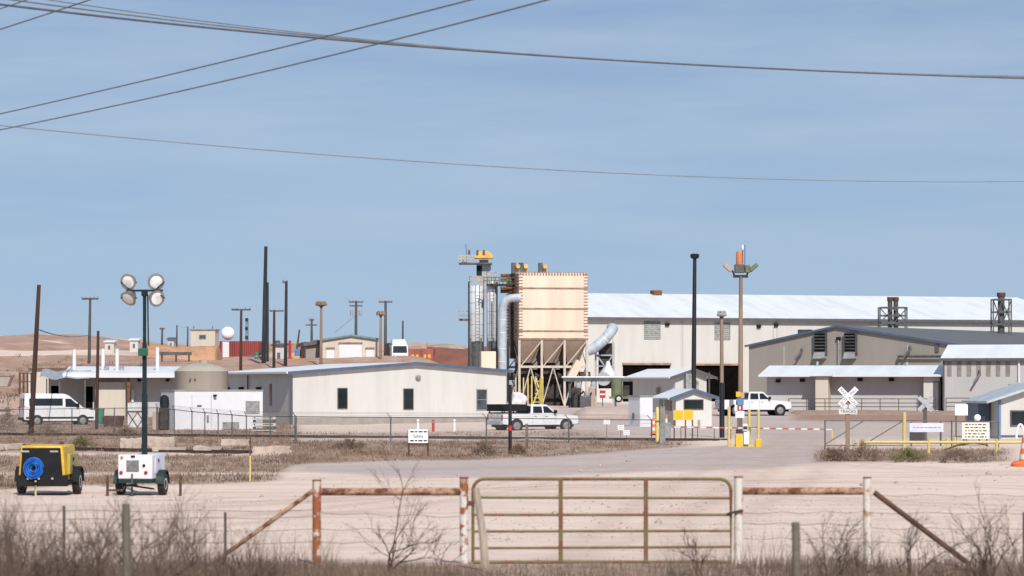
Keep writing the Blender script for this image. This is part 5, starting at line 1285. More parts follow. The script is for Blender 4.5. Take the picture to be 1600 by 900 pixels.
# post carrying stacked signs
Y = 150; Yb = Yg(1156, 677); kk = S(Yb); t = thing('sign_post', 'post stacked with yellow, blue, red and white safety signs beside the card reader', 'sign', G(1156, Yb))
MB().box(-.16, .16, .0, .14, -.3, 60 / kk).build('post', 'old_wood', t); MB().box(-.24, .24, -.1, .25, -.2, 6 / kk).build('foot', 'ink', t)
for nm, x0, x1, y0, y1, m_ in (('yellow_plate', -6, 1, 57, 65, 'sign_yellow'), ('tan_plate', 1.5, 7, 55, 64, 'hopper_tan'), ('blue_plate', -6, 6, 44, 54, 'sign_blue'), ('red_plate', -4, 4, 35.5, 43.5, 'red'), ('white_plate', -8, -4.2, 34, 50, 'sign_white'), ('pale_plate', -7, 7, 24, 35, 'sign_lilac')):
    MB().box(x0 / kk, x1 / kk, -.03, -.003, y0 / kk, y1 / kk).build(nm, m_, t)
MB().box(-1 / kk, 1 / kk, -.036, -.031, 37 / kk, 42 / kk).build('white_mark', 'sign_white', t)

# crossbucks
def crossbuck(px, py_c, py_b, size_px, label, front, Y):
    kk = S(Y); t = thing('railroad_crossing_sign', label, 'railroad sign', P(px, py_b, Y), 0, 'railroad crossbuck signs'); zc = (py_b - py_c) / kk; L_ = size_px / kk; w = .23
    MB().box(-.09, .09, .03, .2, -.5, zc + L_ * .2).build('post', 'pole_tan' if front else 'pole_grey', t)
    for s_ in (-1, 1):
        d = Vector((math.cos(R(45)) * s_, 0, math.sin(R(45)))); o = MB().box(-L_, L_, -.02, 0, -w / 2, w / 2).build('blade', 'sign_white' if front else 'galv', t)
        o.location = (0, -.0 if s_ > 0 else -.024, zc); o.rotation_euler = (0, R(-45) * s_, 0)
        if front:
            for q_, txt in ((-.55, 'RAIL' if s_ < 0 else 'CROSS'), (.55, 'ROAD' if s_ < 0 else 'ING')): text(txt, .19, o, (q_ * L_, -.023, 0))
    if front:
        MB().box(-.42, .42, -.02, .0, zc - L_ * 1.42, zc - L_ * 1.02).build('track_plate', 'sign_pale', t); text('TRACKS', .19, t, (0, -.024, zc - L_ * 1.22))
        MB().box(-.26, .26, -.02, .0, zc - L_ * .98, zc - L_ * .62).build('number_plate', 'sign_pale', t); text('2', .24, t, (0, -.024, zc - L_ * .8))
    return t
Y = Yg(1325, 708); crossbuck(1325, 620, 708, 19, 'white railroad crossbuck sign on a rusty post above the right verge', True, Y)
crossbuck(1446, 631, 692, 15, 'grey back of the smaller railroad crossbuck behind the fence', False, Yg(1446, 692))
# signs at the right
Y = Yg(1450, 697)
t, W, z0, z1 = board_sign('banner', 'pale lilac banner hung on the right fence above a dark panel', 'banner', 1421, 661, 1474, 675, Y, 'sign_lilac', base=697, lines=1, posts=(1424, 1470))
MB().box(-W, -W + .75, -.02, .0, z0 - .52, z0 - .01).build('dark_panel', 'ink', t)
board_sign('notice_board', 'cream notice board with lines of text near the entry booth', 'sign', 1503, 660, 1546, 686, Yg(1525, 697), 'sign_cream', base=697, lines=5, posts=(1506, 1542))
board_sign('notice_board', 'small blank white board above the cream notice board', 'sign', 1492, 632, 1512, 649, Yg(1500, 690), 'sign_white', base=690, posts=(1494, 1510))
Y = Yg(1530, 689); kk = S(Y); t = thing('camera_mast', 'white domed camera on a short post behind the cream notice board', 'camera', G(1530, Y)); MB().tube([(0, 0, -.3), (0, 0, 31 / kk)], .05, 8).build('post', 'galv_dark', t); MB().sphere((-.1, 0, 36 / kk), .2, 14, 8).build('dome', 'sphere_white', t); MB().box(0, .3, -.1, .1, 32 / kk, 38 / kk).build('lens_box', 'ink', t)
# yellow pipe barrier
Y = Yg(1450, 708); kk = S(Y); t = thing('pipe_barrier', 'long yellow pipe barrier along the right verge', 'barrier', G(1450, Y))
def X_(px): return (px - 1450) / kk
b0 = HOR + (ZC - t.location.z) * kk
MB().tube([(X_(1341), 0, -.2), (X_(1341), 0, (b0 - 694) / kk), (X_(1344), 0, (b0 - 691) / kk), (X_(1640), 0, (b0 - 691) / kk)], .07, 10).build('rail', 'pole_yellow', t)
for px in (1451, 1557): MB().tube([(X_(px), .0, -.2), (X_(px), .0, (b0 - 686) / kk)], .075, 10).build('post', 'pole_yellow', t)
for px, py0, py1, lab in ((1413, 645, 702, 'tall yellow pipe post at the left end of the lilac banner'), (1480, 684, 702, 'short yellow post under the right end of the lilac banner'), (1492, 684, 702, 'short yellow post left of the cream notice board')):
    Y = Yg(px, py1); kk = S(Y); o = MB().lathe([(.09 if py0 < 650 else .07, -.3), (.09 if py0 < 650 else .07, (py1 - py0) / kk), (.03, (py1 - py0) / kk + .04)], seg=12).build('bollard', 'pole_yellow'); o.location = G(px, Y); tag(o, lab, 'bollard', 'yellow posts along the right fence')
for px, m_, lab in ((653, 'sign_white', 'white marker post below the white building, left of the red one'), (677, 'red', 'red marker post below the white building'), (710, 'sign_white', 'white marker post below the white building, right of the red one')):
    Y = 184; kk = S(Y); t = thing('marker_post', lab, 'post', G(px, Y), 0, 'marker posts below the white building'); MB().lathe([(.09, -.2), (.09, .75), (.04, .8)], seg=12).build('shaft', m_, t); MB().lathe([(.094, .6), (.094, .66)], seg=12).build('band', 'galv', t)
for px, py, lab in ((948, 659, 'small white sign on the fence, upper left of three'), (970, 668, 'small white sign on the fence, middle of three'), (979, 676, 'small pinkish white sign on the fence, lowest of three')):
    Y = 158; kk = S(Y); board_sign('fence_sign', lab, 'sign', px - 5, py - 4, px + 5, py + 4, Y, 'sign_white', base=690, posts=(px,), post_w=.03, group='small white signs near the fence', lines=2)

# ------------------------------------------------------------------ chain link fences
def chain_fence(label, pts, spacing=3.0, mesh='chain_link', barbed=False, post_r=.035, rail=True, name='chain_link_fence'):
    """pts: (px, py of the top rail, Y)"""
    W_ = [P(a, b_, c) for a, b_, c in pts]; o0 = W_[0].copy(); d = (W_[-1] - W_[0]); rz = math.atan2(d.y, d.x)
    t = thing(name, label, 'fence', (o0.x, o0.y, hz(o0.x, o0.y)), rz); inv = Matrix.Rotation(-rz, 4, 'Z'); zo = t.location.z
    def loc(v): q_ = inv @ Vector((v.x - o0.x, v.y - o0.y, 0)); return Vector((q_.x, q_.y, v.z - zo))
    tops = []; bots = []
    for i in range(len(W_) - 1):
        n = max(1, round((W_[i + 1] - W_[i]).length / spacing))
        for j in range(n + (i == len(W_) - 2)):
            p = W_[i].lerp(W_[i + 1], j / n); tops.append(loc(p)); bots.append(loc(Vector((p.x, p.y, hz(p.x, p.y) - .05))))
    for a, c in zip(tops, bots):
        po = MB().tube([c, a + Vector((0, 0, .04))], post_r, 8)
        if barbed: po.tube([a, a + Vector((-.22, -.05, .25))], post_r * .6, 6)
        po.build('post', 'fence_steel', t)
    vs = []; fs = []
    for a, c in zip(tops, bots): vs += [tuple(c + Vector((0, 0, .08))), tuple(a)]
    for i in range(len(tops) - 1): fs.append((2 * i, 2 * i + 2, 2 * i + 3, 2 * i + 1))
    MB().add(vs, fs).build('mesh', mesh, t, smooth=False)
    if rail: MB().tube([a for a in tops], .028, 6).build('top_rail', 'fence_steel', t)
    if barbed:
        bw = MB()
        for q_ in (.4, .75, 1.0): bw.tube([a + Vector((-.22 * q_, -.05 * q_, .25 * q_)) for a in tops], .006, 4)
        bw.build('barbed_wire', 'fence_steel', t)
    return t
chain_fence('grey chain link fence in front of the van and the low porch building', [(-20, 640, 182), (245, 637, 182)], 3.0)
chain_fence('chain link fence with barbed wire arms in front of the white container', [(246, 637, 178), (300, 643, 172), (385, 650, 160), (461, 651, 156)], 3.2, barbed=True)
chain_fence('long chain link fence below the white building and the pickup', [(463, 651, 155), (760, 653, 153), (1018, 656, 152)], 5.0, mesh='chain_link', barbed=True)
Y = Yg(1300, 699)
t = chain_fence('open chain link gate leaves left of the yellow barrier', [(1289, 657, Y), (1412, 657, Y)], 3.1, mesh='chain_link', name='chain_link_gate')
L_ = (P(1412, 657, Y) - P(1289, 657, Y)).length; zt = P(1289, 657, Y).z - t.location.z
for i in range(2): MB().bar((L_ * i / 2, 0, .15), (L_ * (i + 1) / 2, 0, zt), .045).build('brace', 'fence_steel', t)
MB().tube([(0, 0, .1), (L_, 0, .1)], .028, 6).build('bottom_rail', 'fence_steel', t)
chain_fence('grey chain link fence behind the banner and the cream notice board', [(1414, 657, Y + 1), (1560, 659, Y + 1)], 2.6)
# railing in front of the long low building
def railing(label, px0, px1, py, pyb, Y, yaw):
    B = Bld('handrail', label, 'railing', px0, pyb, Y, yaw); uw = B.u(px1); zt = B.uz(px0, py)[1]; rl = MB()
    for zz in (zt, zt * .62, zt * .28): rl.tube([(0, 0, zz), (uw, 0, zz)], .04, 6)
    B.part(rl, 'rail', 'pole_grey'); n = int(uw / 1.5)
    for i in range(n + 1): B.part(MB().tube([(uw * i / n, 0, -.4), (uw * i / n, 0, zt)], .04, 6), 'post', 'pole_grey')
railing('long grey pipe railing in front of the low white roofed building', 1232, 1462, 623, 640, 252, -13)
railing('short grey pipe railing in front of the grey warehouse', 1478, 1556, 622, 640, 248, -13)

# ------------------------------------------------------------------ bits on the left yard
Y = 205; kk = S(Y); t = thing('waste_bin', 'green waste bin beside the short brown pole', 'bin', P(156, 662, Y)); MB().frustum((-.24, .24, -.3, .3, 0), (-.29, .29, -.35, .35, 1.0)).build('body', 'bin_green', t, bevel=.03); MB().box(-.31, .31, -.38, .38, 1.0, 1.07).build('lid', 'bin_green', t, bevel=.02)
t = thing('scrap_skip', 'dark maroon scrap skip right of the green waste bin', 'skip', P(177, 668, 204)); MB().frustum((-.6, .6, -.5, .5, 0), (-.75, .75, -.6, .6, .85)).build('body', 'maroon', t, bevel=.03)
for x in (-.5, 0, .5): MB().box(x - .05, x + .05, -.66, -.5, .1, .8).build('rib', 'maroon', t)
t = thing('crate_panel', 'pale crate panel with crossed slats leaning behind the fence', 'crate', P(215, 668, 202)); MB().box(-.7, .7, 0, .5, 0, 1.75).build('panel', 'tarp_white', t)
sl_ = MB(); 
for a, c in (((-.7, .05), (.0, 1.1)), ((.0, .05), (-.7, 1.1)), ((.0, .05), (.7, 1.1)), ((.7, .05), (.0, 1.1))): sl_.bar((a[0], -.03, a[1]), (c[0], -.03, c[1]), .05)
sl_.box(-.72, .72, -.04, -.003, 1.1, 1.18); sl_.build('slats', 'dark_rust', t)
t = thing('stacked_tanks', 'dark covered equipment stack left of the white container', 'equipment', P(256, 672, 190)); MB().box(-.35, .3, 0, .8, 0, 1.5).build('lower_box', 'machine_dark', t, bevel=.1); MB().lathe([(.3, 0), (.33, .3), (.28, .7), (.1, .85)], (.0, .4, 1.5), seg=16).build('upper_drum', 'mast_green', t); MB().box(-.75, -.38, 0, .5, 0, 1.2).build('brown_board', 'hopper_tan', t)
t = thing('pallet_stack', 'pile of grey pallets and pipes at the right end of the white container', 'pallets', P(412, 676, 186))
for i in range(5):
    w_ = .75 - .05 * (i % 2); MB().box(-w_, w_, 0, 1.0, i * .22, i * .22 + .05).box(-w_, w_, 0, 1.0, i * .22 + .13, i * .22 + .17).box(-w_, -w_ + .1, 0, 1, i * .22 + .05, i * .22 + .13).box(w_ - .1, w_, 0, 1, i * .22 + .05, i * .22 + .13).build('pallet', 'old_wood' if i % 2 else 'tarp_white', t)
# broken concrete blocks
def rock(px0, px1, py0, py1, label, seed, Y=None, dark=False):
    Y = Y or Yg((px0 + px1) / 2, py1); kk = S(Y); w, hh = (px1 - px0) / kk, (py1 - py0) / kk; n = 14; m = 8; vs = []; fs = []
    mb = MB(); bm_ = bmesh.new(); bmesh.ops.create_cube(bm_, size=1); bmesh.ops.subdivide_edges(bm_, edges=bm_.edges[:], cuts=5, use_grid_fill=True)
    for v in bm_.verts:
        n_ = float(fbm(v.co.x * 4 + seed, v.co.z * 3 + v.co.y * 2, seed)); s_ = 1 + (n_ - .5) * .35
        v.co = Vector((v.co.x * w * s_, v.co.y * .7, (v.co.z + .5) * hh * (1 + (n_ - .5) * .5) - .1))
    me = bpy.data.meshes.new('concrete_block'); bm_.to_mesh(me); bm_.free(); me.materials.append(M('concrete'))
    o = bpy.data.objects.new('concrete_block', me); COL.objects.link(o); o.location = G((px0 + px1) / 2, Y); o.rotation_euler = (0, 0, random.uniform(-.15, .15))
    tag(o, label, 'concrete block', 'broken concrete blocks in the dry grass')
rock(188, 222, 683, 702, 'pale broken concrete block left of the light tower mast', 3)
rock(231, 274, 680, 701, 'large pinkish concrete block just right of the light tower mast', 5)
rock(240, 290, 696, 706, 'low flat concrete slab in front of the large pinkish block', 8)
rock(306, 348, 694, 706, 'low pale concrete block below the white container door', 11)
rock(346, 390, 684, 695, 'long pale concrete block under the white container grille', 14)
rock(396, 454, 694, 708, 'long rough concrete block right of the marker stake', 17)
rock(-8, 40, 690, 702, 'pale concrete culvert block behind the yellow compressor', 19)

# ------------------------------------------------------------------ foreground fence and gate
Y0 = 42.0; k0 = S(Y0)
def fx(px): return (px - 800) / k0
def fz(py): return (880 - py) / k0
t = thing('farm_gate', 'wide tubular farm gate in worn olive paint between two pipe posts', 'gate', (fx(940), Y0, 0))
def gx(px): return (px - 940) / k0
zt, zb_ = fz(748), fz(878); rc = .17
def gate_frame():
    pts = [(gx(739), 0, zb_), (gx(739), 0, zt - rc)]
    for a in np.linspace(math.pi, math.pi / 2, 8): pts.append((gx(739) + rc + rc * math.cos(a), 0, zt - rc + rc * math.sin(a)))
    for a in np.linspace(math.pi / 2, 0, 8): pts.append((gx(1142) - rc + rc * math.cos(a), 0, zt - rc + rc * math.sin(a)))
    return pts + [(gx(1142), 0, zt - rc), (gx(1142), 0, zb_), (gx(739), 0, zb_)]
MB().tube(gate_frame(), .025, 10).build('frame', 'gate_paint', t)
for a, c in ((777, 778), (804, 804), (830, 829), (856, 854)): MB().tube([(gx(740), 0, fz(a)), (gx(1141), 0, fz(c))], .019, 8).build('rail', 'gate_paint', t)
for px in (876, 1009): MB().box(gx(px) - .032, gx(px) + .032, -.045, -.02, zb_, zt).build('upright', 'gate_paint', t)
MB().bar((gx(730), 0, fz(786)), (gx(741), 0, fz(786)), .07).build('hinge', 'dark_rust', t)
ch = MB().tube([(gx(1136), -.03, fz(803)), (gx(1143), -.09, fz(800)), (gx(1153), -.09, fz(798)), (gx(1160), -.06, fz(797))], .02, 6); ch.build('chain', 'dark_rust', t)
def pipe_post(t, x, py0, r, m, x_off, tz=-.3):
    o = MB().tube([(x - x_off, 0, tz), (x - x_off, 0, fz(py0))], r, 14).build('post', m, t)
    MB().tube([(x - x_off, 0, fz(py0)), (x - x_off, 0, fz(py0) + .02)], r * 1.05, 14).build('cap', 'rust', o); return o
xo = fx(610); t = thing('pipe_brace', 'rusty white painted pipe brace left of the farm gate', 'fence brace', (xo, Y0, 0), 0, 'rusty pipe fence braces')
pipe_post(t, fx(495), 751, .065, 'rust_heavy', xo); pipe_post(t, fx(725), 747, .065, 'rust_white', xo)
MB().tube([(fx(501) - xo, 0, fz(768)), (fx(720) - xo, 0, fz(768))], .055, 12).build('rail', 'rust_rail', t)
MB().tube([(fx(491) - xo, 0, fz(765)), (fx(318) - xo, .0, -.1)], .033, 12).build('diagonal_brace', 'rust_rail', t)
xo = fx(1255); t = thing('pipe_brace', 'rusty white painted pipe brace right of the farm gate', 'fence brace', (xo, Y0, 0), 0, 'rusty pipe fence braces')
pipe_post(t, fx(1154), 746, .065, 'rust_light', xo); pipe_post(t, fx(1355), 747, .06, 'rust_light', xo)
MB().tube([(fx(1160) - xo, 0, fz(767)), (fx(1350) - xo, 0, fz(767))], .055, 12).build('rail', 'rust_rail', t)
MB().tube([(fx(1366) - xo, 0, fz(769)), (fx(1520) - xo, .0, -.05)], .04, 12).build('diagonal_brace', 'dark_rust', t)
o = MB().tube([(0, 0, -.2), (-.05, .02, .5), (-.15, .05, 1.18)], [.07, .062, .05], 8).build('leaning_stake', 'pale_wood'); o.location = (fx(762), 40.2, 0); tag(o, 'pale weathered stake leaning in front of the gate hinge', 'stake')
# wire fence strands either side
def strand_fence(label, pxa, pxb, rows, tposts):
    x0 = fx(pxa); t = thing('wire_fence', label, 'fence', (x0, Y0, 0))
    for a, c in rows:
        n = 12; pts = []
        for i in range(n + 1):
            u = i / n; pts.append((fx(pxa + (pxb - pxa) * u) - x0, .02, fz(a + (c - a) * u) - .03 * math.sin(u * math.pi * 3) ** 2))
        MB().tube(pts, .0035, 5).build('wire', 'twig_grey', t)
    for px, py in tposts: MB().box(fx(px) - x0 - .018, fx(px) - x0 + .018, -.02, .02, -.2, fz(py)).build('steel_post', 'pole_grey', t)
strand_fence('barbed wire fence left of the farm gate running to the left edge', -40, 495, ((797, 796), (812, 806), (832, 826), (850, 846)), ((100, 790), (352, 800)))
strand_fence('single strands of wire between the left brace posts', 495, 725, ((800, 806), (826, 824), (846, 846)), ())
strand_fence('barbed wire fence right of the farm gate running to the right edge', 1355, 1640, ((772, 772), (800, 800), (824, 824), (845, 845)), ((1600, 800),))
strand_fence('thin wires between the two right brace posts', 1154, 1355, ((800, 798), (816, 818), (840, 840)), ())
# nearer wooden posts, out of focus
for px, top, Yn, lab in ((197, 787, 30, 'weathered wooden fence post below the white light tower'), (1243, 816, 30, 'weathered wooden fence post right of the gate, standing in the grass')):
    kk = S(Yn); x = (px - 800) / kk; o = MB().tube([(0, 0, -.3), (.01, 0, .6), (0, 0, ZC + (HOR - top) / F * Yn - hz(x, Yn))], [.05, .047, .042], 9).build('fence_post', 'old_wood'); o.location = (x, Yn, hz(x, Yn)); tag(o, lab, 'fence post', 'near wooden fence posts')

# ------------------------------------------------------------------ vegetation
def twig_tree(mb, p, d, ln, r, depth, spread=.55):
    n = 3; pts = [Vector(p)]; dd = Vector(d).normalized()
    for i in range(n):
        dd = (dd + Vector((random.gauss(0, .16), random.gauss(0, .16), random.gauss(.03, .1)))).normalized(); pts.append(pts[-1] + dd * ln / n)
    mb.tube(pts, [r * (1 - .45 * i / n) for i in range(n + 1)], 4, cap=False)
    if depth <= 0: return
    for i in range(random.choice((2, 3, 3))):
        a = random.uniform(.35, 1.0); q_ = pts[0].lerp(pts[-1], a); k_ = min(n, max(1, int(a * n + .5))); q_ = pts[k_]
        nd = (dd + Vector((random.gauss(0, spread), random.gauss(0, spread), random.gauss(.12, spread * .6)))).normalized()
        twig_tree(mb, q_, nd, ln * random.uniform(.55, .8), r * .58, depth - 1, spread)
def shrub(label, px, Yn, hgt, m, stems=5, depth=3, lean=0.0, group='bare winter shrubs by the near fence', seed=1, wide=.55):
    hgt *= .92 if px < 300 else .78 if px < 500 else .74 if px > 1000 else .92
    stems = max(3, int(stems * .8))
    random.seed(seed); x = (px - 800) / F * Yn; mb = MB()
    for i in range(stems):
        twig_tree(mb, (random.gauss(0, .04), random.gauss(0, .04), -.05), (random.gauss(lean, wide), random.gauss(0, .35), 1), hgt * random.uniform(.35, .5), .0095 * hgt + .001, depth, .5)
    o = mb.build('bare_shrub', m); o.location = (x, Yn, hz(x, Yn)); tag(o, label, 'shrub', group); return o
shrub('dark bare shrub with forked branches below the left brace rail', 610, 39, 1.75, 'twig', 4, 5, 0, seed=5)
shrub('thin bare shrub leaning right beside the left gate post', 688, 40.5, .8, 'twig', 3, 3, .4, seed=8)
shrub('bushy bare shrub in the lower left corner', 60, 29, 1.5, 'twig_grey', 12, 4, 0, seed=11)
shrub('tall bare shrub below the yellow compressor', 130, 31, 1.6, 'twig_grey', 10, 4, .3, seed=13)
shrub('bare shrub reaching right, between compressor and light tower', 215, 34, 1.55, 'twig', 8, 4, .6, seed=14)
shrub('bare shrub at the foot of the left diagonal brace', 345, 37, .8, 'twig', 7, 4, .0, seed=17)
shrub('spindly bare shrub in front of the right end of the gate', 1095, 39, 1.2, 'twig', 6, 3, 0, seed=19)
shrub('dense bare shrub in front of the right brace rail', 1300, 37, 1.4, 'twig', 11, 4, .15, seed=23)
shrub('loose bare shrub under the dark diagonal brace', 1420, 38, 1.4, 'twig', 8, 4, 0, seed=29)
shrub('tall bare shrub in the lower right corner', 1545, 36, 1.7, 'twig', 10, 4, 0, seed=31)
shrub('low tangled bare shrub right of the gate post', 1195, 38, .7, 'twig', 6, 3, -.3, seed=37)

random.seed(99)
for i, (px_, Y_, hh_, st_, lab_) in enumerate((
    (-10, 29, 1.6, 11, 'tall grey brush cut off by the lower left corner'), (25, 33, 1.6, 10, 'upright grey brush just right of the lower left corner'),
    (95, 35, 1.4, 9, 'grey brush in front of the left fence post row'), (165, 29, 1.25, 9, 'low grey brush left of the weathered wooden post'),
    (245, 31, .9, 8, 'grey brush right of the weathered wooden post'), (285, 36, 1.2, 8, 'thin grey brush below the barbed wires'),
    (405, 33, 1.25, 10, 'dark grey brush clump under the left diagonal brace'), (450, 36, .7, 7, 'small brush left of the rusty brace post'),
    (540, 35, .6, 7, 'small brush right of the rusty brace post'), (1060, 36, .6, 6, 'low brush before the right third of the gate'),
    (1140, 35, .75, 7, 'brush standing before the white gate post'), (1270, 34, .95, 9, 'thick brush right of the near wooden post'),
    (1345, 36, 1.0, 8, 'brush covering the foot of the right brace post'), (1385, 34, .8, 8, 'brush left of the dark diagonal brace'),
    (1475, 36, .85, 8, 'brush under the middle of the dark diagonal brace'), (1510, 33, .9, 9, 'brush at the foot of the dark diagonal brace'),
    (1590, 34, 1.05, 9, 'tall brush cut off by the lower right edge'))):
    shrub(lab_, px_, Y_, hh_, 'twig_grey' if i % 3 else 'twig', st_, 4, random.uniform(-.2, .25), seed=100 + i, wide=.42)

def blades(name, n, fn, m, hr, wr, curl=.35, kind='stuff'):
    """thin bent grass blades: fn(n) gives x, y and a height factor"""
    x, y, hf = fn(n); n = len(x); z = h(x, y) - .02; H_ = rng.uniform(*hr, n) * hf; w = rng.uniform(*wr, n); a = rng.uniform(0, 2 * np.pi, n)
    lx, ly = np.cos(a), np.sin(a); b2 = rng.uniform(0, 2 * np.pi, n); c = rng.uniform(.05, 1, n) * curl * H_
    bx, by = np.cos(b2) * c, np.sin(b2) * c
    v = np.zeros((n, 5, 3))
    v[:, 0] = np.stack([x - lx * w / 2, y - ly * w / 2, z], 1); v[:, 1] = np.stack([x + lx * w / 2, y + ly * w / 2, z], 1)
    v[:, 2] = np.stack([x + bx * .35 + lx * w * .35, y + by * .35 + ly * w * .35, z + H_ * .6], 1); v[:, 3] = np.stack([x + bx * .35 - lx * w * .35, y + by * .35 - ly * w * .35, z + H_ * .6], 1)
    v[:, 4] = np.stack([x + bx, y + by, z + H_], 1)
    base = np.arange(n)[:, None] * 5
    tri = np.concatenate([base + np.array([[0, 1, 2]]), base + np.array([[0, 2, 3]]), base + np.array([[3, 2, 4]])], 1).ravel()
    o = raw_mesh(name, v.reshape(-1, 3), 3, tri, m); tag(o, kind=kind); return o
def near_field(n):
    y = rng.uniform(24, 41.6, n); x = rng.uniform(-1, 1, n) * (y * .19 + .6); d = fbm(x * .9, y * .7, 71); k_ = rng.random(n) < .35 + 1.1 * (d - .3)
    x, y, d = x[k_], y[k_], d[k_]
    # the verge thins out towards the gate line
    hf = (.55 + 1.0 * (d - .35)) * np.interp(y, [24, 34, 41.6], [1.15, .9, .6]) * np.interp(800 + x / y * F, [0, 350, 620, 760, 1000, 1150, 1600], [1.3, 1.2, .95, .7, .7, 1.0, 1.15])
    hf = hf * (1 + .5 * sstep(.62, .75, fbm(x * .5 + 9, y * .4, 75)))
    return x, y, hf
blades('dry_grass', 70000, near_field, 'grass_dry', (.14, .46), (.005, .012), .6)
def near_weeds(n):
    y = rng.uniform(25, 39.5, n); px = np.where(rng.random(n) < .62, rng.uniform(-60, 520, n), rng.uniform(1040, 1660, n)); x = (px - 800) / F * y
    d = fbm(px * .02, y * .3, 81); k_ = rng.random(n) < (d - .3) * 2.0; hf = (.5 + d * .9) * np.interp(px, [0, 250, 520, 1040, 1600], [1.6, 1.4, .95, .8, 1.15]); return x[k_], y[k_], hf[k_]
blades('weeds', 7500, near_weeds, 'twig_grey', (.4, .95), (.004, .008), .6)

# mid distance clumps: each clump a fan of blades, all one ground cover
def clump_field(n, per):
    y = 85 + (262 - 85) * rng.random(n) ** 1.3; x = (rng.uniform(-60, 1660, n) - 800) / F * y
    g, r, d = ground_masks(x, y, h(x, y)); k_ = (rng.random(n) < (g - .28) * 1.6)
    x, y = x[k_], y[k_]; s_ = rng.uniform(.4, 1.3, len(x))
    X = np.repeat(x, per) + rng.normal(0, .14, len(x) * per) * np.repeat(s_, per); Y = np.repeat(y, per) + rng.normal(0, .2, len(x) * per) * np.repeat(s_, per)
    return X, Y, np.repeat(s_, per)
blades('dry_grass', 0, lambda n: clump_field(26000, 7), 'grass_pale', (.05, .22), (.02, .045), .8)
def hill_scrub(n, per=7):
    y = rng.uniform(250, 520, n); x = (rng.uniform(-80, 700, n) - 800) / F * y; d = fbm(x * .05, y * .04, 91); k_ = rng.random(n) < (d - .46) * 3.0 * sstep(430, 300, y)
    x, y = x[k_], y[k_]; s_ = rng.uniform(.5, 1.4, len(x)); return np.repeat(x, per) + rng.normal(0, .35, len(x) * per), np.repeat(y, per) + rng.normal(0, .35, len(x) * per), np.repeat(s_, per)
blades('scrub', 0, lambda n: hill_scrub(4200), 'tumbleweed', (.2, .55), (.05, .12), .7)
def stones(n):
    y = 43 + (150 - 43) * rng.random(n) ** 1.2; x = (rng.uniform(-40, 1640, n) - 800) / F * y; d = fbm(x * .25, y * .12, 55); k_ = rng.random(n) < (d - .35) * 2.5
    x, y = x[k_], y[k_]; n = len(x); z = h(x, y); s_ = rng.uniform(.012, .042, n) * np.where(rng.random(n) < .06, 2.4, 1)
    v = np.zeros((n, 6, 3)); dirs = np.array([(1, 0, 0), (-1, 0, 0), (0, 1, 0), (0, -1, 0), (0, 0, .8), (0, 0, -.4)], float)
    v[:] = np.stack([x, y, z], 1)[:, None, :] + dirs[None] * s_[:, None, None] * rng.uniform(.5, 1.3, (n, 6, 1)) + rng.normal(0, .15, (n, 6, 3)) * s_[:, None, None]
    f = np.array([0, 2, 4, 2, 1, 4, 1, 3, 4, 3, 0, 4, 2, 0, 5, 1, 2, 5, 3, 1, 5, 0, 3, 5]); idx = (np.arange(n)[:, None] * 6 + f[None]).ravel()
    o = raw_mesh('gravel', v.reshape(-1, 3), 3, idx, 'concrete'); tag(o, kind='stuff')
stones(9000)
# individual bushes
def bush(px, py, w_px, h_px, m, label, seed, group='dry bushes along the railway'):
    Yb = Yg(px, py); kk = S(Yb); g = np.random.default_rng(seed); n = 700; mb_v = []; idx = []
    th = g.uniform(0, 2 * np.pi, n); el = g.uniform(0, np.pi / 2, n); rr = g.uniform(.3, 1, n) ** .5 * (1 + .25 * np.sin(th * 3 + seed))
    W, H_ = w_px / kk / 2, h_px / kk; c = np.stack([np.cos(th) * np.cos(el) * W * rr, np.sin(th) * np.cos(el) * W * .6 * rr, np.sin(el) * H_ * rr], 1)
    d1 = g.normal(0, 1, (n, 3)); d1 /= np.linalg.norm(d1, axis=1)[:, None]; d2 = g.normal(0, 1, (n, 3)); d2 /= np.linalg.norm(d2, axis=1)[:, None]
    v = np.stack([c - d1 * .05 * 1, c + d2 * .025, c + d1 * .2 + np.array([0, 0, .05])], 1)
    o = raw_mesh('dry_bush', v.reshape(-1, 3), 3, np.arange(n * 3), m); o.location = G(px, Yb); tag(o, label, 'bush', group); return o
bush(128, 699, 40, 15, 'scrub_green', 'olive green bush between the compressor and the concrete blocks', 1)
bush(545, 702, 60, 14, 'tumbleweed', 'wide brown tumbleweed heap left of the safety board', 2)
bush(755, 711, 50, 16, 'tumbleweed', 'brown tumbleweed clump left of the post with the red band', 3)
bush(810, 710, 26, 13, 'grass_pale', 'pale dry bush beside the short wooden post', 4)
bush(1345, 721, 84, 27, 'tumbleweed', 'brown tumbleweed pile at the foot of the crossbuck post', 5)
bush(1300, 720, 60, 16, 'grass_pale', 'low pale bush at the left tip of the right verge', 6)
bush(1420, 722, 66, 19, 'scrub_green', 'greenish dry bush under the yellow pipe barrier', 7)
bush(1500, 723, 84, 20, 'tumbleweed', 'brown tumbleweed under the cream notice board', 8)
bush(12, 676, 36, 42, 'twig_grey', 'tall grey leafless bush at the left edge behind the fence', 9)
bush(75, 683, 70, 16, 'tumbleweed', 'low brown bush below the white van', 10)
bush(195, 682, 60, 14, 'tumbleweed', 'low brown bush below the pale crate panel', 12)
bush(35, 570, 30, 12, 'tumbleweed', 'dark round bush on the pale slope at the left', 13) if False else None
o = MB().tube([(-1.0, 0, .02), (-.4, 0, .25), (.4, .1, .38), (1.1, 0, .25)], [.04, .05, .06, .03], 6).build('fallen_branch', 'dark_rust'); o.location = G(1508, Yg(1508, 704)); tag(o, 'dark bent branch lying under the cream notice board', 'branch')

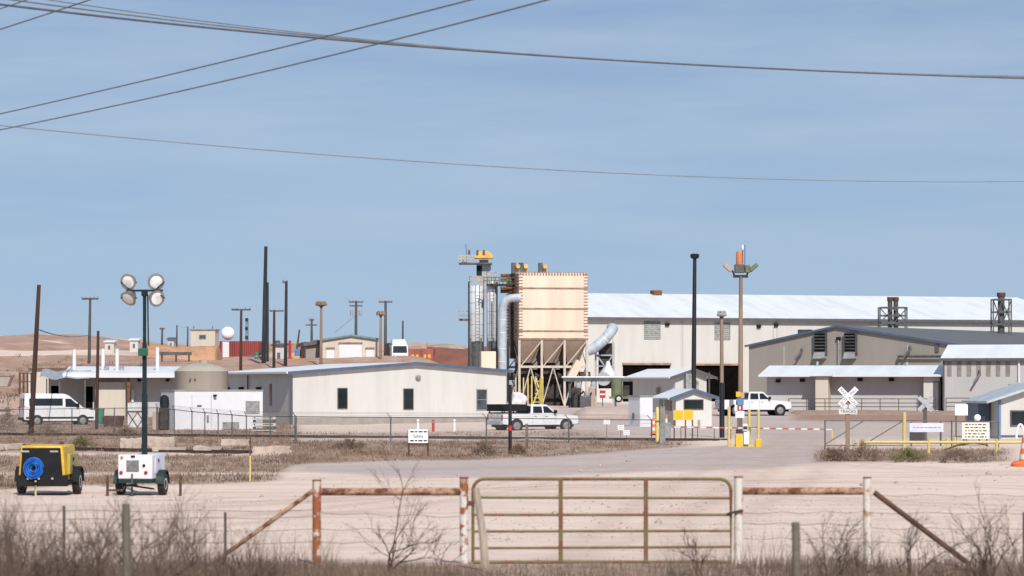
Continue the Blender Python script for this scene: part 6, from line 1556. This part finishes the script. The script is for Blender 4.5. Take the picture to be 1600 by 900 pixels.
# ------------------------------------------------------------------ overhead wires (hung well beyond both edges of the view)
def wire(label, pts, r, m='wire', ext=.35, group='overhead wires across the sky'):
    W_ = [P(*p) for p in pts]; ts = [0.0]
    for a, c in zip(W_[:-1], W_[1:]): ts.append(ts[-1] + abs(c.x - a.x) + abs(c.y - a.y))
    ts = np.array(ts) / ts[-1]; A_ = np.array([list(v) for v in W_]); deg = 2 if len(pts) > 2 else 1
    cf = [np.polyfit(ts, A_[:, i], deg if i == 2 else 1 if deg == 1 else 2) for i in range(3)]
    us = np.linspace(-ext, 1 + ext, 70); P_ = [tuple(np.polyval(cf[i], u) for i in range(3)) for u in us]
    o = MB().tube(P_, r, 6).build('overhead_wire', m); tag(o, label, 'wire', group)
wire('steep wire, upper of the close pair crossing the upper left sky', [(0, 178, 60), (490, 62, 47), (735, 0, 42)], .012)
wire('steep wire, lower of the close pair crossing the upper left sky', [(0, 203, 60), (585, 70, 46), (855, 0, 41)], .012)
wire('short steep wire cutting the top left corner, lower of two', [(-60, 65, 60), (0, 46, 58), (140, 0, 54)], .013)
wire('short steep wire in the extreme top left corner', [(-60, 33, 60), (0, 14, 58), (42, 0, 57)], .011)
wire('thick cable descending across the whole sky, lower strand of three', [(0, 7, 60), (600, 68.5, 70), (1600, 122.5, 84)], .027)
wire('thick cable descending across the whole sky, middle strand of three', [(0, -3, 60), (600, 66, 70), (1600, 120.5, 84)], .02, 'wire_grey')
wire('thick cable descending across the whole sky, uppermost strand of three', [(0, -12, 60), (600, 64.5, 70.3), (1600, 119, 84.5)], .013, 'wire_grey')
wire('thinnest single wire, lowest one crossing the whole sky', [(0, 196, 62), (800, 262, 72), (1600, 283.5, 86)], .011, 'wire_grey')
wire('faint wire from the brown leaning pole to the shed pole', [(61, 515, 172), (100, 525, 230), (139, 524, 300)], .04, 'wire_grey', 0.0)
wire('faint wire between the two thin posts by the beige cabin', [(276.5, 509, 430), (285, 511, 430), (293.5, 511, 430)], .03, 'wire_grey', 0.0)
